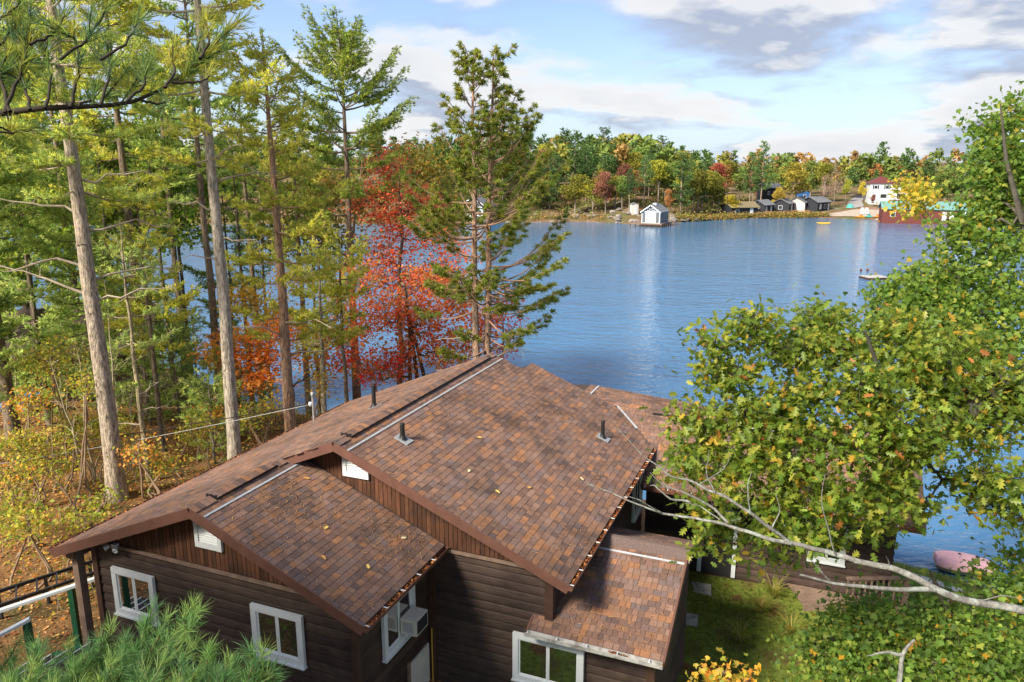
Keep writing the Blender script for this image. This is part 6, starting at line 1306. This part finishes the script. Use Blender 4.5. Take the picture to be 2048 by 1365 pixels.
MB().box((-.05, -.05, 1.02), (Ld + .05, .05, 1.08)).build('handrail', M['wood'], dr_); MB().box((Ld - .05, -.06, -.4), (Ld + .07, .06, 1.25)).build('newel_post', M['wood'], dr_)
q0 = hit(1792, 1148, near_z, 8, 60); q1 = hit(1930, 1190, near_z, 8, 60); tb_ = thing('timber_edging', 'pale timber edging between the lawn and the shore', 'edging', (q0[0], q0[1], float(near_z(q0[0], q0[1]))), math.atan2(q1[1] - q0[1], q1[0] - q0[0])); Lt = math.hypot(q1[0] - q0[0], q1[1] - q0[1])
for j in range(3): MB().box((j * Lt / 3, -.15, -.6), ((j + 1) * Lt / 3 - .02, .15, .14)).build('timber', M['pale'], tb_)
q = onz(1928, 1128, .35); pb = thing('covered_pedal_boat', 'pedal boat under a pink cover drawn up at the lake edge', 'pedal boat', (q[0], q[1], .12), -.35); pb.scale = (.85, .85, .62)
st2 = np.linspace(-1, 1, 11); V = []; V2 = []
for s in st2:
    wd = .72 * (1 - abs(s) ** 4 * .35); hh = .62 + .14 * math.cos(s * 2.2 + .5); V += [(s * 1.15, -wd, .30), (s * 1.15, -wd * .92, .30 + hh * .5), (s * 1.15, -wd * .4, .30 + hh * .8), (s * 1.15, wd * .4, .30 + hh * .8), (s * 1.15, wd * .92, .30 + hh * .5), (s * 1.15, wd, .30)]
    V2 += [(s * 1.18, -wd * 1.03, .34), (s * 1.1, -wd * .8, .02), (s * 1.08, -wd * .3, -.08), (s * 1.08, wd * .3, -.08), (s * 1.1, wd * .8, .02), (s * 1.18, wd * 1.03, .34)]
F = [(i * 6 + j, i * 6 + j + 1, i * 6 + j + 7, i * 6 + j + 6) for i in range(10) for j in range(5)]; mb = MB().add(V, F); mb.add(np.array(V[:6]), [(0, 1, 4, 5), (1, 2, 3, 4)]); mb.add(np.array(V[-6:]), [(0, 1, 4, 5), (1, 2, 3, 4)]); mb.build('cover', M['pink'], pb, smooth=True)
mb = MB().add(V2, F); mb.add(np.array(V2[:6]), [(0, 1, 4, 5), (1, 2, 3, 4)]); mb.add(np.array(V2[-6:]), [(0, 1, 4, 5), (1, 2, 3, 4)]); mb.build('hull', M['cream'], pb, smooth=True)
for a in (-.2, .5): MB().lathe([(0, .1), (.07, .08), (.09, 0), (.05, -.05)], 8, c=(a, .1, .86)).build('cover_weight', M['dark_metal'], pb)
for i, (px, py, s) in enumerate(((1822, 1118, .5), (1845, 1122, .6), (1812, 1128, .45), (1862, 1132, .5), (1835, 1132, .5), (1875, 1142, .4), (1800, 1120, .4), (1560, 1138, .35), (1530, 1130, .4), (1590, 1142, .35), (1500, 1124, .35), (1470, 1116, .4))):
    q = hit(px, py, near_z, 8, 60)
    rock(q, s, 'dark boulder at the water edge beside the pink covered boat' if i < 7 else 'pale rock edging the garden bed below the wing wall', 'boulders at the lake edge' if i < 7 else 'rocks edging the garden bed', rr.uniform(0, 6), near_z)
# grass blades, ornamental grass clumps
mb = MB(); r = np.random.default_rng(60); n = 13000; x = r.uniform(3.2, 16, n); y = r.uniform(9, 27, n); uu = x * UX + y * UY; vv = -x * UY + y * UX; z = near_z(x, y); k = (z > .55) & (uu > -4.1) & ~((uu < -2.2) & (vv > 13) & (vv < 17.6)) & ~((uu < 2.7) & (vv > 21.9))
P = np.stack([x, y, z + .02], 1)[k]; tufts(mb, P, np.repeat([[0, 0, 1.0]], len(P), 0), r, 3, .11, .018, [srgb(104, 122, 40), srgb(126, 136, 46), srgb(144, 138, 60), srgb(86, 108, 38)], .7, 0)
mb.build('grass', M['leaf'], kind='stuff')
for i, (px, py) in enumerate(((1520, 1230), (1580, 1280), (1545, 1200), (1480, 1290))):
    q = hit(px, py, near_z, 8, 60); o = thing('ornamental_grass', 'clump of long arching grass going straw coloured at the lawn edge', 'grass clump', tuple(q), 0, 'arching grass clumps'); mb = MB(); r = np.random.default_rng(70 + i)
    for j in range(130):
        a = r.uniform(0, 6.28); L = r.uniform(.5, 1.1); s = np.linspace(0, 1, 5); d = np.array([math.cos(a), math.sin(a)]) * r.uniform(.2, .8); P = np.stack([d[0] * s ** 1.5 * L, d[1] * s ** 1.5 * L, L * (s - .45 * s ** 2.4)], 1); t_ = np.array([-math.sin(a), math.cos(a), 0]) * .008
        V = np.vstack([P - t_, P + t_ * np.linspace(1, .1, 5)[:, None]]); mb.add(V, [(m, m + 1, m + 6, m + 5) for m in range(4)], [srgb(150, 150, 70), srgb(186, 168, 104), srgb(110, 128, 50)][j % 3])
    mb.build('blades', M['leaf'], o, kind='stuff')
# ------------------------------------------------------------------ litter on the roofs
r = np.random.default_rng(77); mb = MB(); n = 2600
def on_slope(n, u0, u1, v0, v1, fz, nn, sc, thr):
    u = r.uniform(u0, u1, n); v = r.uniform(v0, v1, n); k = (snoise(u, v, sc, 3) + 0.35 * r.normal(size=n)) > thr; u = u[k]; v = v[k]
    return np.array([hw(a, b, fz(a, b) + .022) for a, b in zip(u, v)]), np.repeat(nrm(np.array(hw(*nn))[None]), len(u), 0)
sets = [on_slope(750, -10.3, -6.95, 10.1, 13.0, lambda a, b: ZA - SL * (a - UA), (SL, 0, 1), 1.1, -.15), on_slope(1300, -8.8, -4.1, 12.8, 20.8, lambda a, b: SZ(a), (SL, 0, 1), .7, .05), on_slope(300, -4.4, -2.2, 12.9, 14.8, lambda a, b: 5.82 + SL * (b - 12.85), (0, -SL, 1), 1, .2)]
for P, Nn in sets:
    n = len(P); fr = rframes(n, r, .98, Nn); a = MB(); T = np.array([(-.05, -.5, .0), (.05, -.5, .0), (.12, .1, .02), (.02, .1, .02), (.02, .5, 0)]); C = np.array([srgb(176, 128, 84), srgb(190, 146, 100), srgb(150, 104, 68)])[r.integers(0, 3, n)]
    leafset(mb, P, fr, r.uniform(.06, .13, n), T, [(0, 1, 2), (0, 2, 3), (3, 2, 4)], C)
mb.build('pine_needle_litter', M['litter'], kind='stuff')
fl_me = []
for c_ in (srgb(232, 200, 110), srgb(206, 160, 90), srgb(226, 212, 170)):
    m_ = MB(); leafset(m_, np.zeros((1, 3)), np.eye(3)[None], np.array([.14]), OAK[0], OAK[1], c_[None]); me = m_.mesh('fallen_leaf'); me.materials.append(M['litter']); fl_me.append(me)
for i, (u, v, wh_) in enumerate(((-8.7, 11.5, 'A'), (-8.2, 10.8, 'A'), (-7.5, 12.6, 'A'), (-7.6, 11.3, 'A'), (-9.9, 12.5, 'A'), (-6.9, 14.4, 'B'), (-6.1, 14.3, 'B'), (-5.7, 15.2, 'B'), (-5.0, 16.8, 'B'), (-7.4, 16.0, 'B'))):
    z = (ZA - SL * (u - UA) if wh_ == 'A' else SZ(u)) + .035
    o = link('fallen_leaf', fl_me[i % 3], loc=tuple(hw(u, v, z)), rot=(0, .39, HROT)); o.rotation_euler.rotate_axis('Z', i * 1.3)
    tag(o, 'single pale fallen leaf on the lower front roof' if wh_ == 'A' else 'single pale fallen leaf on the large upper roof slope', 'leaf', 'fallen leaves on the lower roof' if wh_ == 'A' else 'fallen leaves on the upper roof')
